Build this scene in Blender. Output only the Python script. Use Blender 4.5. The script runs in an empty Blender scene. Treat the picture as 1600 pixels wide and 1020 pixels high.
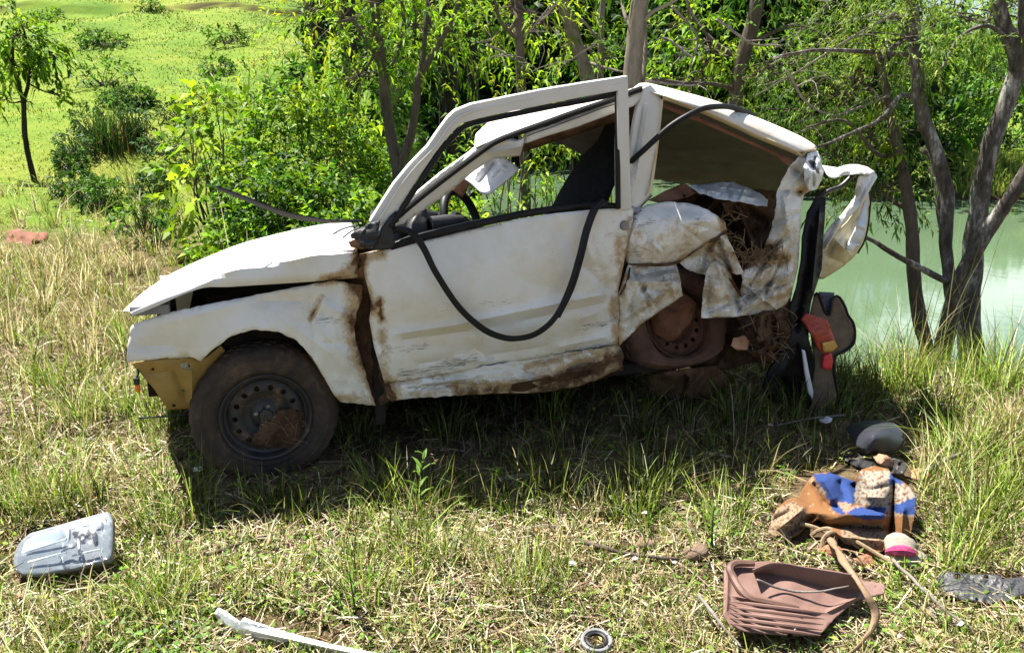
import bpy, bmesh, math, random
import numpy as np
from mathutils import Vector
from mathutils.geometry import delaunay_2d_cdt

# ------------------------------------------------------------------ camera, light, exposure
SC = bpy.context.scene
COL = SC.collection
PITCH = math.radians(16.5)
FPX, UC, VC = 1280.0, 800.0, 510.0          # focal length and centre in photograph pixels
CAM = np.array([0.0, 0.0, 1.6])
cam_data = bpy.data.cameras.new("camera")
cam_data.sensor_width = 36.0
cam_data.lens = 36.0 * FPX / 1600.0
cam_data.clip_start = 0.05
cam_data.clip_end = 2000.0
cam = bpy.data.objects.new("camera", cam_data)
COL.objects.link(cam)
cam.location = CAM
cam.rotation_euler = (math.radians(90) - PITCH, 0, 0)
SC.camera = cam

SUN_DIR = Vector((-0.37, 0.34, 1.0)).normalized()     # towards the sun: high, behind the car
SUN_EL = math.asin(SUN_DIR.z)
world = bpy.data.worlds.new("World")
SC.world = world
world.use_nodes = True
wt = world.node_tree
wt.nodes.clear()
w_out = wt.nodes.new("ShaderNodeOutputWorld")
w_bg = wt.nodes.new("ShaderNodeBackground")
w_bg.inputs["Strength"].default_value = 0.05
sky = wt.nodes.new("ShaderNodeTexSky")
sky.sky_type = 'NISHITA'
sky.sun_disc = False
sky.sun_elevation = SUN_EL
sky.sun_rotation = math.atan2(SUN_DIR.x, SUN_DIR.y)
sky.altitude = 600
sky.dust_density = 1.2
# fair-weather clouds mixed over the sky
w_tc = wt.nodes.new("ShaderNodeTexCoord")
w_mp = wt.nodes.new("ShaderNodeMapping")
w_mp.inputs["Scale"].default_value = (1.6, 1.6, 4.0)
w_mp.inputs["Location"].default_value = (1.7, 9.4, 5.5)
w_nz = wt.nodes.new("ShaderNodeTexNoise")
w_nz.inputs["Scale"].default_value = 1.7
w_nz.inputs["Detail"].default_value = 6
w_rp = wt.nodes.new("ShaderNodeValToRGB")
w_rp.color_ramp.elements[0].position = 0.56
w_rp.color_ramp.elements[1].position = 0.68
w_mx = wt.nodes.new("ShaderNodeMixRGB")
w_mx.inputs["Color2"].default_value = (17, 17.3, 17.8, 1)
wt.links.new(w_tc.outputs["Generated"], w_mp.inputs["Vector"])
wt.links.new(w_mp.outputs["Vector"], w_nz.inputs["Vector"])
wt.links.new(w_nz.outputs["Fac"], w_rp.inputs["Fac"])
wt.links.new(w_rp.outputs["Color"], w_mx.inputs["Fac"])
wt.links.new(sky.outputs["Color"], w_mx.inputs["Color1"])
wt.links.new(w_mx.outputs["Color"], w_bg.inputs["Color"])
wt.links.new(w_bg.outputs["Background"], w_out.inputs["Surface"])

sun_data = bpy.data.lights.new("sun", 'SUN')
sun_data.energy = 5.0
sun_data.angle = math.radians(0.5)
sun_data.color = (1.0, 0.955, 0.87)
sun = bpy.data.objects.new("sun", sun_data)
COL.objects.link(sun)
sun.rotation_euler = SUN_DIR.to_track_quat('Z', 'Y').to_euler()
sun.location = (-8, 20, 34)

vs = SC.view_settings
vs.view_transform = 'Standard'
vs.look = 'None'
vs.exposure = 1.62
vs.gamma = 1.0
vs.use_curve_mapping = False
SC.render.engine = 'CYCLES'
cy = SC.cycles
cy.max_bounces = 7
cy.diffuse_bounces = 2
cy.glossy_bounces = 3
cy.transmission_bounces = 3
cy.transparent_max_bounces = 8
cy.caustics_reflective = False
cy.caustics_refractive = False
cy.use_denoising = True
try:
    cy.denoiser = 'OPENIMAGEDENOISE'
except Exception:
    pass

# ------------------------------------------------------------------ small maths
RNG = np.random.default_rng(7)
random.seed(7)
CP, SP = math.cos(PITCH), math.sin(PITCH)


def ray(u, v):
    a, b = (u - UC) / FPX, (VC - v) / FPX
    return np.array([a, CP + b * SP, -SP + b * CP])


def project(P):
    """world points (n,3) to photograph pixels"""
    Q = np.asarray(P, float) - CAM
    d = Q[:, 1] * CP - Q[:, 2] * SP
    up = Q[:, 1] * SP + Q[:, 2] * CP
    d = np.maximum(d, 0.05)
    return UC + FPX * Q[:, 0] / d, VC - FPX * up / d


def sstep(t):
    t = np.clip(t, 0, 1)
    return t * t * (3 - 2 * t)


def vnoise(P, scale=1.0, seed=0):
    """cheap smooth noise, about -1..1, from summed sines"""
    P = np.asarray(P, float) * scale
    r = np.random.default_rng(seed)
    out = np.zeros(P.shape[0])
    for k in range(6):
        d = r.normal(size=P.shape[1])
        d /= np.linalg.norm(d)
        f = 1.0 * 1.55 ** k
        out += np.sin(P @ d * f * 2.2 + r.uniform(0, 6.28)) / 1.45 ** k
    return out / 2.2


def shore_y(x):
    x = np.asarray(x, float)
    return 23.0 + 0.8 * np.sin(x * 0.3) - 0.1 * np.maximum(0, -x) + 10.0 * sstep((8.0 - x) / 4.0)


def ground_z(x, y):
    x = np.asarray(x, float)
    y = np.asarray(y, float)
    left = sstep((-0.08 * y - 0.15 - x) / 1.6)
    h = y - 12.5
    hill = 0.155 * np.where(h > 25, h, np.logaddexp(0, np.clip(h / 2.0, -40, 40)) * 2.0)
    hill = hill + (0.35 * np.sin(0.21 * x + 0.13 * y) + 0.16 * np.sin(0.62 * x - 0.35 * y) + 0.09 * np.sin(1.3 * x + 0.9 * y)) * sstep((y - 14) / 16)
    # a worn terrace on the slope
    hill = hill + 0.38 * sstep((y - 45.6 - 0.15 * x - 0.5 * np.sin(x * 0.7)) / 0.4)
    rav = np.exp(-(((x + 6.3) / 2.2) ** 2 + ((y - 14.2) / 1.5) ** 2))
    hill = hill - 0.5 * rav
    edge = 4.75 + 0.15 * np.sin(x * 0.9 + 0.4) - 0.75 * sstep((x - 1.2) / 0.9) + 0.12 * np.maximum(0, x - 3)
    d = y - edge
    bank = -0.45 * sstep(d / 1.4) - 2.0 * sstep((d - 0.9) / 2.9)
    shore = shore_y(x)
    far = 1.75 * sstep((y - shore) / 2.5) + (0.125 - 0.065 * sstep((x - 5) / 6)) * np.maximum(0, y - shore - 2)
    pond = bank + far
    z = left * hill + (1 - left) * pond
    near = np.exp(-((y - 3) / 5.0) ** 2)
    z = z + near * (0.020 * np.sin(3.1 * x + 1.3 * y) + 0.016 * np.sin(5.3 * y - 2.1 * x + 1) + 0.008 * np.sin(11 * x + 7 * y))
    return z


def gpx(u, v, h=0.0):
    """point on the ground (raised by h) seen at a photograph pixel"""
    d = ray(u, v)
    t = 0.3
    prev = t
    for _ in range(4000):
        P = CAM + d * t
        if P[2] <= ground_z(P[0], P[1]) + h:
            a, b = prev, t
            for _ in range(24):
                m = (a + b) / 2
                P = CAM + d * m
                if P[2] <= ground_z(P[0], P[1]) + h:
                    b = m
                else:
                    a = m
            return CAM + d * b
        prev = t
        t += 0.02 + t * 0.01
        if t > 400:
            break
    return CAM + d * t


def ypx(u, v, y):
    d = ray(u, v)
    return CAM + d * (y / d[1])


# the car's near side is an upright plane, turned 18 degrees from the picture plane
YAW = math.radians(18)
ES = np.array([math.cos(YAW), math.sin(YAW), 0.0])
EO = np.array([-math.sin(YAW), math.cos(YAW), 0.0])
A0 = np.array([-1.01, 3.1, 0.0])
ROLL = 0.20


def px(u, v, o=0.0):
    """point on the car, o metres in from its near side, seen at a photograph pixel"""
    d = ray(u, v)
    t = (np.dot(A0 - CAM, EO) + o) / np.dot(d, EO)
    return CAM + d * t


def car(s, o, z):
    return A0 + s * ES + o * EO + np.array([0, 0, z - ROLL * o])


def uncar(P):
    Q = np.asarray(P) - A0
    o = Q @ EO
    return Q @ ES, o, Q[2] + ROLL * o


def cat_rom(P, n):
    P = np.asarray(P, float)
    k = len(P)
    if k < 3:
        t = np.linspace(0, 1, n)[:, None]
        return P[0] * (1 - t) + P[-1] * t
    Q = np.vstack([2 * P[0] - P[1], P, 2 * P[-1] - P[-2]])
    L = np.concatenate([[0], np.cumsum(np.linalg.norm(np.diff(P, axis=0), axis=1) + 1e-9)])
    T = np.linspace(0, L[-1], n)
    i = np.clip(np.searchsorted(L, T, side='right') - 1, 0, k - 2)
    t = ((T - L[i]) / (L[i + 1] - L[i]))[:, None]
    p0, p1, p2, p3 = Q[i], Q[i + 1], Q[i + 2], Q[i + 3]
    return 0.5 * (2 * p1 + (p2 - p0) * t + (2 * p0 - 5 * p1 + 4 * p2 - p3) * t ** 2 + (3 * p1 - p0 - 3 * p2 + p3) * t ** 3)


# ------------------------------------------------------------------ objects
def root_loc(o):
    while o.parent is not None:
        o = o.parent
    return np.array(o.location)


def tag(o, label=None, cat=None, group=None, kind=None):
    if label: o["label"] = label
    if cat: o["category"] = cat
    if group: o["group"] = group
    if kind: o["kind"] = kind
    return o


def thing(name, loc, label, cat, group=None):
    e = bpy.data.objects.new(name, None)
    e.empty_display_size = 0.1
    COL.objects.link(e)
    e.location = Vector(loc)
    return tag(e, label, cat, group)


def node(name, parent):
    e = bpy.data.objects.new(name, None)
    e.empty_display_size = 0.05
    COL.objects.link(e)
    e.parent = parent
    return e


def link(name, me, mat, parent=None, loc=None):
    o = bpy.data.objects.new(name, me)
    COL.objects.link(o)
    if mat is not None and not me.materials:
        me.materials.append(mat)
    if parent is not None:
        o.parent = parent
    elif loc is not None:
        o.location = Vector(loc)
    return o


def mk(name, V, F, mat, parent=None, smooth=True, loc=None, sharp=None, attrs=None):
    V = np.asarray(V, float)
    off = root_loc(parent) if parent is not None else (np.asarray(loc) if loc is not None else np.zeros(3))
    me = bpy.data.meshes.new(name)
    me.from_pydata((V - off).tolist(), [], [list(map(int, f)) for f in F])
    if attrs:
        for k, a in attrs.items():
            a = np.asarray(a, np.float32)
            if a.ndim == 1:
                at = me.attributes.new(k, 'FLOAT', 'POINT')
                at.data.foreach_set("value", a)
            else:
                at = me.attributes.new(k, 'FLOAT_COLOR', 'POINT')
                at.data.foreach_set("color", np.hstack([a, np.ones((len(a), 1), np.float32)]).ravel())
    me.polygons.foreach_set("use_smooth", [smooth] * len(me.polygons))
    if smooth and sharp:
        me.set_sharp_from_angle(angle=math.radians(sharp))
    me.update()
    return link(name, me, mat, parent, loc)


def mk_np(name, V, quads, tris, mat, col=None, parent=None, loc=None, smooth=False):
    """large meshes straight from arrays"""
    off = root_loc(parent) if parent is not None else (np.asarray(loc) if loc is not None else np.zeros(3))
    V = (np.asarray(V, np.float64) - off).astype(np.float32)
    nq = 0 if quads is None else len(quads)
    nt = 0 if tris is None else len(tris)
    me = bpy.data.meshes.new(name)
    me.vertices.add(len(V))
    me.vertices.foreach_set("co", V.ravel())
    idx = []
    if nq: idx.append(np.asarray(quads, np.int32).ravel())
    if nt: idx.append(np.asarray(tris, np.int32).ravel())
    idx = np.concatenate(idx)
    me.loops.add(len(idx))
    me.loops.foreach_set("vertex_index", idx)
    me.polygons.add(nq + nt)
    st = np.concatenate([np.arange(nq) * 4, nq * 4 + np.arange(nt) * 3]).astype(np.int32)
    me.polygons.foreach_set("loop_start", st)
    if smooth:
        me.polygons.foreach_set("use_smooth", np.ones(nq + nt, dtype=bool))
    if col is not None:
        at = me.attributes.new("col", 'FLOAT_COLOR', 'POINT')
        at.data.foreach_set("color", np.hstack([col, np.ones((len(col), 1))]).astype(np.float32).ravel())
    me.update(calc_edges=True)
    return link(name, me, mat, parent, loc)


def solid(o, t, offset=-1.0):
    m = o.modifiers.new("thickness", 'SOLIDIFY')
    m.thickness = t
    m.offset = offset
    return o


def bevel(o, w, seg=2):
    m = o.modifiers.new("bevel", 'BEVEL')
    m.width = w
    m.segments = seg
    m.limit_method = 'ANGLE'
    return o


def tube_vf(P, R, n=8, base=0, caps=True):
    P = np.asarray(P, float)
    k = len(P)
    R = np.broadcast_to(np.asarray(R, float), (k,))
    T = np.gradient(P, axis=0)
    T /= np.linalg.norm(T, axis=1)[:, None] + 1e-12
    up = np.array([0, 0, 1.0]) if abs(T[0, 2]) < 0.9 else np.array([0, 1.0, 0])
    V = []
    a = np.cross(T[0], up)
    a /= np.linalg.norm(a)
    th = np.linspace(0, 2 * math.pi, n, endpoint=False)
    for i in range(k):
        a = a - T[i] * np.dot(a, T[i])
        a /= np.linalg.norm(a) + 1e-12
        b = np.cross(T[i], a)
        V.append(P[i] + R[i] * (np.cos(th)[:, None] * a + np.sin(th)[:, None] * b))
    V = np.vstack(V)
    F = []
    for i in range(k - 1):
        for j in range(n):
            F.append((base + i * n + j, base + i * n + (j + 1) % n, base + (i + 1) * n + (j + 1) % n, base + (i + 1) * n + j))
    if caps:
        F.append([base + j for j in range(n)][::-1])
        F.append([base + (k - 1) * n + j for j in range(n)])
    return V, F


def tube(name, P, R, mat, parent=None, n=8, res=None, loc=None, wob=0.0):
    P = np.asarray(P, float)
    if res:
        Q = cat_rom(P, res)
        if np.ndim(R): R = np.interp(np.linspace(0, 1, res), np.linspace(0, 1, len(R)), R)
        P = Q
    V, F = tube_vf(P, R, n)
    if wob:
        V = V + wob * np.stack([vnoise(V, 9, 1), vnoise(V, 9, 2), vnoise(V, 9, 3)], 1)
    return mk(name, V, F, mat, parent, True, loc, sharp=50)


class MB:
    """collects shapes that form one part"""
    def __init__(self):
        self.V, self.F, self.n = [], [], 0

    def add(self, V, F):
        V = np.asarray(V, float)
        self.V.append(V)
        self.F += [[i + self.n for i in f] for f in F]
        self.n += len(V)
        return self

    def tube(self, P, R, n=8, res=None):
        P = np.asarray(P, float)
        if res:
            if np.ndim(R): R = np.interp(np.linspace(0, 1, res), np.linspace(0, 1, len(R)), R)
            P = cat_rom(P, res)
        return self.add(*tube_vf(P, R, n))

    def box(self, c, ax, ay, az):
        c, ax, ay, az = map(np.asarray, (c, ax, ay, az))
        V = [c + i * ax + j * ay + k * az for i in (-1, 1) for j in (-1, 1) for k in (-1, 1)]
        F = [(0, 1, 3, 2), (4, 6, 7, 5), (0, 4, 5, 1), (2, 3, 7, 6), (0, 2, 6, 4), (1, 5, 7, 3)]
        return self.add(V, F)

    def build(self, name, mat, parent=None, smooth=True, loc=None, sharp=40):
        return mk(name, np.vstack(self.V), self.F, mat, parent, smooth, loc, sharp)


# ------------------------------------------------------------------ sheets traced as an outline, with relief
def tps(ctrl):
    C = np.array([(c[0], c[1]) for c in ctrl], float) / 100.0
    z = np.array([c[2] for c in ctrl], float)
    n = len(C)
    if n == 1:
        return lambda q: np.full(len(q), z[0])
    def U(r2): return np.where(r2 > 1e-12, r2 * np.log(r2 + 1e-12) * 0.5, 0)
    if n < 4:
        def idw(q):
            d = ((np.asarray(q)[:, None, :] / 100 - C[None]) ** 2).sum(-1) + 1e-6
            w = 1 / d
            return (w * z).sum(1) / w.sum(1)
        return idw
    K = U(((C[:, None] - C[None]) ** 2).sum(-1)) + 0.002 * np.eye(n)
    Pm = np.hstack([np.ones((n, 1)), C])
    A = np.block([[K, Pm], [Pm.T, np.zeros((3, 3))]])
    w = np.linalg.lstsq(A, np.concatenate([z, np.zeros(3)]), rcond=None)[0]
    def f(q):
        q = np.asarray(q, float) / 100.0
        return U(((q[:, None] - C[None]) ** 2).sum(-1)) @ w[:n] + w[n] + q @ w[n + 1:]
    return f


def inside(poly, q):
    poly = np.asarray(poly, float)
    q = np.asarray(q, float)
    r = np.zeros(len(q), bool)
    x1, y1 = poly[-1]
    for x2, y2 in poly:
        c = ((y1 > q[:, 1]) != (y2 > q[:, 1]))
        with np.errstate(divide='ignore', invalid='ignore'):
            xi = (x2 - x1) * (q[:, 1] - y1) / (y2 - y1) + x1
        r ^= c & (q[:, 0] < xi)
        x1, y1 = x2, y2
    return r


def seg_dist(q, a, b):
    a, b = np.asarray(a, float), np.asarray(b, float)
    d = b - a
    t = np.clip(((q - a) @ d) / (d @ d + 1e-9), 0, 1)
    return np.linalg.norm(q - a - t[:, None] * d, axis=1), t


def dense(poly, step, jit=0.0, closed=True):
    poly = [np.asarray(p, float) for p in poly]
    out = []
    n = len(poly)
    for i in range(n if closed else n - 1):
        a, b = poly[i], poly[(i + 1) % n]
        k = max(1, int(round(np.linalg.norm(b - a) / step)))
        for j in range(k):
            p = a + (b - a) * j / k
            if j and jit: p = p + np.random.default_rng(int(abs(p[0] * 131 + p[1] * 17))).uniform(-jit, jit, 2)
            out.append(p)
    return np.array(out)


MUD = []          # (u0,v0,u1,v1,radius,strength) streaks of mud on the car, in side-view coordinates


SCR = []          # scuffs: where the paint is scraped to grey and black


def scr_at(q):
    m = np.zeros(len(q))
    for a, b, c, d, r, s in SCR:
        dist, _ = seg_dist(q, (a, b), (c, d))
        m = np.maximum(m, s * np.exp(-(dist / r) ** 2))
    return m


def mud_at(q):
    m = np.zeros(len(q))
    for a, b, c, d, r, s in MUD:
        dist, _ = seg_dist(q, (a, b), (c, d))
        m = np.maximum(m, s * np.exp(-(dist / r) ** 2))
    return m


def sheet(name, outline, ctrl, mat, parent, step=7, creases=(), noise=(0, 1), thick=0.003, mapf=px, holes=(), jit=0.0,
          sharp=32, colf=None, loc=None, smooth=True, extra=None, seed=0, crumple=None):
    """outline in side-view (or ground-view) pixels; ctrl = (u,v,depth) points for the relief; mapf turns u,v,depth into a point"""
    O = dense(outline, step, jit)
    if crumple:                             # sharp random folds, as in crushed sheet steel
        rc = np.random.default_rng(900 + len(outline) + seed)
        lo, hi = O.min(0), O.max(0)
        extra_folds = []
        while len(extra_folds) < crumple[0]:
            a = rc.uniform(lo, hi)
            th = rc.uniform(0, 3.14)
            b = a + rc.uniform(.18, .5) * (hi - lo).max() * np.array([math.cos(th), math.sin(th)])
            if inside(O, np.array([a, b])).all():
                extra_folds.append((a, b, crumple[1] * rc.uniform(.6, 1.6), 1.5 * crumple[2] * rc.choice([-1, 1]) * rc.uniform(.5, 1.2)))
        creases = list(creases) + extra_folds
    pts = [tuple(p) for p in O]
    edges = [(i, (i + 1) % len(O)) for i in range(len(O))]
    hp = []
    for h in holes:
        H = dense(h, step)
        hp.append(H)
        b = len(pts)
        pts += [tuple(p) for p in H]
        edges += [(b + i, b + (i + 1) % len(H)) for i in range(len(H))]
    lo, hi = O.min(0), O.max(0)
    r = np.random.default_rng(3 + seed)
    gx, gy = np.meshgrid(np.arange(lo[0], hi[0], step), np.arange(lo[1], hi[1], step * 0.87))
    gx[1::2] += step / 2
    q = np.stack([gx.ravel(), gy.ravel()], 1) + r.uniform(-0.2, 0.2, (gx.size, 2)) * step
    keep = inside(O, q)
    for h in hp: keep &= ~inside(h, q)
    q = q[keep]
    allp = [O] + hp
    for a in allp:
        if len(q):
            d = np.min(np.linalg.norm(q[:, None] - a[None], axis=2), axis=1)
            q = q[d > step * 0.45]
    for c in creases:                       # points along the folds keep them crisp
        L = dense([c[0], c[1]], step * 0.8, closed=False)
        L = L[inside(O, L)] if len(L) else L
        if len(L) and len(q):
            d = np.min(np.linalg.norm(q[:, None] - L[None], axis=2), axis=1)
            q = np.vstack([q[d > step * 0.4], L])
    pts += [tuple(p) for p in q]
    vo, eo, fo, _, _, _ = delaunay_2d_cdt([Vector(p) for p in pts], edges, [], 0, 1e-4)
    Q = np.array([(p.x, p.y) for p in vo])
    F = np.array([f for f in fo if len(f) == 3])
    cen = Q[F].mean(1)
    ok = inside(O, cen)
    for h in hp: ok &= ~inside(h, cen)
    T = Q[F]                                # drop slivers along straight edges
    e1, e2 = T[:, 1] - T[:, 0], T[:, 2] - T[:, 0]
    area2 = np.abs(e1[:, 0] * e2[:, 1] - e1[:, 1] * e2[:, 0])
    longest = np.max(np.linalg.norm(T - np.roll(T, 1, axis=1), axis=2), axis=1)
    ok &= area2 / longest > 0.05 * step
    F = F[ok]
    off = tps(ctrl)(Q)
    for c in creases:
        a, b, w, dep = c[:4]
        d, t = seg_dist(Q, a, b)
        fade = np.clip(np.minimum(t, 1 - t) * 6 + 0.15, 0, 1)
        off = off + dep * fade * (np.exp(-np.abs(d / w) ** 1.4) if len(c) > 4 else np.clip(1 - d / (w * 1.5), 0, 1) ** 1.15)
    if noise[0]:
        off = off + noise[0] * vnoise(Q, 1.0 / noise[1], seed)
    if extra is not None:
        off = off + extra(Q)
    V = np.array([mapf(a, b, c) for (a, b), c in zip(Q, off)])
    attrs = {"mud": mud_at(Q), "scr": scr_at(Q)}
    if colf is not None: attrs["col"] = colf(Q)
    # faces towards the camera
    F = [tuple(f) for f in F]
    f0 = np.array(V)[np.array(F)]
    nrm = np.cross(f0[:, 1] - f0[:, 0], f0[:, 2] - f0[:, 0])
    flip = (nrm * (CAM - f0.mean(1))).sum(1) < 0
    if flip.mean() > 0.5: F = [f[::-1] for f in F]
    o = mk(name, V, F, mat, parent, smooth, loc, sharp, attrs)
    if thick: solid(o, thick)
    return o


def skin(name, rows, nu, nv, mat, parent, thick=0.003, noise=(0, 1), flip=False, sharp=40, seed=0, loc=None, mud=False):
    """a smooth surface through rows of points"""
    R = np.array([cat_rom(np.asarray(r), nu) for r in rows])
    G = np.array([cat_rom(R[:, j], nv) for j in range(nu)])        # nu x nv x 3
    V = G.reshape(-1, 3)
    if noise[0]:
        V = V + noise[0] * np.stack([vnoise(V, noise[1], seed + k) for k in (1, 2, 3)], 1)
    F = []
    for i in range(nu - 1):
        for j in range(nv - 1):
            f = (i * nv + j, (i + 1) * nv + j, (i + 1) * nv + j + 1, i * nv + j + 1)
            F.append(f[::-1] if flip else f)
    attrs = None
    if mud:
        u, v = project(V)
        attrs = {"mud": mud_at(np.stack([u, v], 1)), "scr": scr_at(np.stack([u, v], 1))}
    o = mk(name, V, F, mat, parent, True, loc, sharp, attrs)
    if thick: solid(o, thick, 0.0)
    return o


# ------------------------------------------------------------------ materials
class NT:
    def __init__(self, name):
        self.m = bpy.data.materials.new(name)
        self.m.use_nodes = True
        self.t = self.m.node_tree
        self.t.nodes.clear()
        self.out = self.t.nodes.new("ShaderNodeOutputMaterial")

    def n(self, kind, **kw):
        x = self.t.nodes.new("ShaderNode" + kind)
        for k, v in kw.items():
            if k in x.inputs:
                self.set(x.inputs[k], v)
            elif k.startswith("i") and k[1:].isdigit():
                self.set(x.inputs[int(k[1:])], v)
            else:
                setattr(x, k, v)
        return x

    def set(self, sock, v):
        if isinstance(v, bpy.types.NodeSocket):
            self.t.links.new(v, sock)
        elif isinstance(v, (tuple, list)) and len(v) == 3 and sock.type == 'RGBA':
            sock.default_value = (*v, 1)
        else:
            sock.default_value = v

    def noise(self, scale, detail=4, rough=0.55, coord=None, dist=0.0):
        x = self.n("TexNoise", Scale=scale, Detail=detail, Roughness=rough, Distortion=dist)
        if coord is not None: self.t.links.new(coord, x.inputs["Vector"])
        return x.outputs["Fac"]

    def ramp(self, fac, stops):
        x = self.n("ValToRGB")
        e = x.color_ramp.elements
        while len(e) < len(stops): e.new(0.5)
        for k, (p, c) in zip(e, stops):
            k.position = p
            k.color = (*c, 1) if isinstance(c, (tuple, list)) else (c, c, c, 1)
        self.set(x.inputs["Fac"], fac)
        return x.outputs["Color"]

    def mix(self, fac, a, b, mode='MIX'):
        x = self.n("MixRGB", blend_type=mode)
        self.set(x.inputs[0], fac)
        self.set(x.inputs[1], a)
        self.set(x.inputs[2], b)
        return x.outputs[0]

    def math(self, op, a, b=0.0, clamp=False):
        x = self.n("Math", operation=op, use_clamp=clamp)
        self.set(x.inputs[0], a)
        self.set(x.inputs[1], b)
        return x.outputs[0]

    def coord(self, which="Object", scale=None):
        c = self.n("TexCoord").outputs[which]
        if scale:
            mp = self.n("Mapping")
            mp.inputs["Scale"].default_value = scale
            self.t.links.new(c, mp.inputs["Vector"])
            c = mp.outputs["Vector"]
        return c

    def bump(self, h, strength=0.3, dist=0.01):
        x = self.n("Bump", Strength=strength, Distance=dist)
        self.set(x.inputs["Height"], h)
        return x.outputs["Normal"]

    def attr(self, name):
        return self.n("Attribute", attribute_name=name)

    def pbr(self, base, rough=0.5, metal=0.0, normal=None, spec=0.5, **kw):
        x = self.n("BsdfPrincipled")
        self.set(x.inputs["Base Color"], base)
        self.set(x.inputs["Roughness"], rough)
        self.set(x.inputs["Metallic"], metal)
        x.inputs["Specular IOR Level"].default_value = spec
        if normal is not None: self.set(x.inputs["Normal"], normal)
        for k, v in kw.items(): self.set(x.inputs[k.replace("_", " ")], v)
        self.t.links.new(x.outputs[0], self.out.inputs["Surface"])
        return self.m


def simple(name, a, b, rough=0.6, scale=8, metal=0.0, bump=0.15, spec=0.4, bscale=None):
    k = NT(name)
    co = k.coord()
    f = k.noise(scale, 6, 0.6, co)
    c = k.ramp(f, [(0.32, a), (0.68, b)])
    h = k.noise(bscale or scale * 4, 5, 0.6, co)
    return k.pbr(c, rough, metal, k.bump(h, bump, 0.01), spec)


def leaf_mat(name, trans=0.40, gloss=0.014, tint=(1.25, 1.25, 0.5), rough=0.5):
    k = NT(name)
    c = k.attr("col").outputs["Color"]
    d = k.n("BsdfDiffuse", Color=c)
    tc = k.mix(1.0, c, tint, 'MULTIPLY')
    t = k.n("BsdfTranslucent", Color=tc)
    m = k.n("MixShader", Fac=trans)
    k.t.links.new(d.outputs[0], m.inputs[1])
    k.t.links.new(t.outputs[0], m.inputs[2])
    g = k.n("BsdfGlossy", Color=(1, 1, 1), Roughness=rough)
    m2 = k.n("MixShader", Fac=gloss)
    k.t.links.new(m.outputs[0], m2.inputs[1])
    k.t.links.new(g.outputs[0], m2.inputs[2])
    k.t.links.new(m2.outputs[0], k.out.inputs["Surface"])
    return k.m


def car_paint():
    k = NT("white_car_paint")
    co = k.coord()
    mud = k.attr("mud").outputs["Fac"]
    n1 = k.noise(2.6, 6, 0.6, co)
    n2 = k.noise(16, 8, 0.68, co, 0.6)
    n3 = k.noise(70, 6, 0.7, co)
    # fine scratches run along the body
    sc = k.noise(6, 4, 0.7, k.coord("Object", (3, 3, 60)), 0.3)
    dust = k.ramp(k.math('ADD', k.math('MULTIPLY', n1, 0.7), k.math('MULTIPLY', n2, 0.3)), [(0.42, 0.02), (0.66, 0.58)])
    base = k.mix(dust, (0.80, 0.785, 0.74), (0.60, 0.48, 0.285))
    spk = k.ramp(n3, [(0.66, 0.0), (0.72, 1.0)])
    spk = k.math('MULTIPLY', spk, k.ramp(n1, [(0.45, 0.0), (0.6, 0.8)]))
    base = k.mix(spk, base, (0.20, 0.13, 0.07))
    scr = k.math('MULTIPLY', k.ramp(sc, [(0.70, 0.0), (0.74, 0.7)]), k.ramp(n2, [(0.48, 0.0), (0.56, 1.0)]))
    base = k.mix(scr, base, (0.22, 0.21, 0.20))
    sa = k.attr("scr").outputs["Fac"]
    s2 = k.noise(9, 6, 0.75, k.coord("Object", (2.2, 2.2, 26)), 0.8)
    sm = k.ramp(k.math('ADD', k.math('MULTIPLY', sa, 0.20), s2), [(0.66, 0.0), (0.72, 0.9)])
    sm = k.math('MULTIPLY', sm, k.ramp(sa, [(0.05, 0.0), (0.3, 1.0)]))
    base = k.mix(sm, base, (0.10, 0.095, 0.09))
    rst = k.ramp(k.noise(34, 6, 0.7, co, 0.5), [(0.64, 0.0), (0.69, 1.0)])
    rst = k.math('MULTIPLY', rst, k.ramp(k.math('ADD', sa, mud), [(0.2, 0.0), (0.8, 0.8)]))
    base = k.mix(rst, base, (0.16, 0.065, 0.028))
    mm = k.math('ADD', mud, k.math('MULTIPLY', k.math('SUBTRACT', n2, 0.5), 1.5))
    mm = k.math('ADD', mm, k.math('MULTIPLY', k.math('SUBTRACT', n3, 0.5), 0.5))
    stain = k.ramp(mm, [(0.12, 0.0), (0.50, 0.85)])
    stain = k.math('MULTIPLY', stain, k.ramp(mud, [(0.03, 0.0), (0.2, 1.0)]))
    base = k.mix(stain, base, (0.42, 0.27, 0.11))
    mask = k.ramp(mm, [(0.60, 0.0), (0.86, 1.0)])
    mask = k.math('MULTIPLY', mask, k.ramp(mud, [(0.05, 0.0), (0.25, 1.0)]))
    soil = k.ramp(n3, [(0.35, (0.06, 0.028, 0.012)), (0.65, (0.17, 0.085, 0.035))])
    base = k.mix(mask, base, soil)
    rough = k.mix(mask, k.ramp(n2, [(0.3, 0.30), (0.7, 0.52)]), (0.95, 0.95, 0.95))
    h = k.math('ADD', k.math('MULTIPLY', mask, k.math('ADD', n3, 0.4)), k.math('MULTIPLY', n2, 0.10))
    return k.pbr(base, rough, 0.0, k.bump(h, 0.45, 0.006), 0.5)


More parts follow.
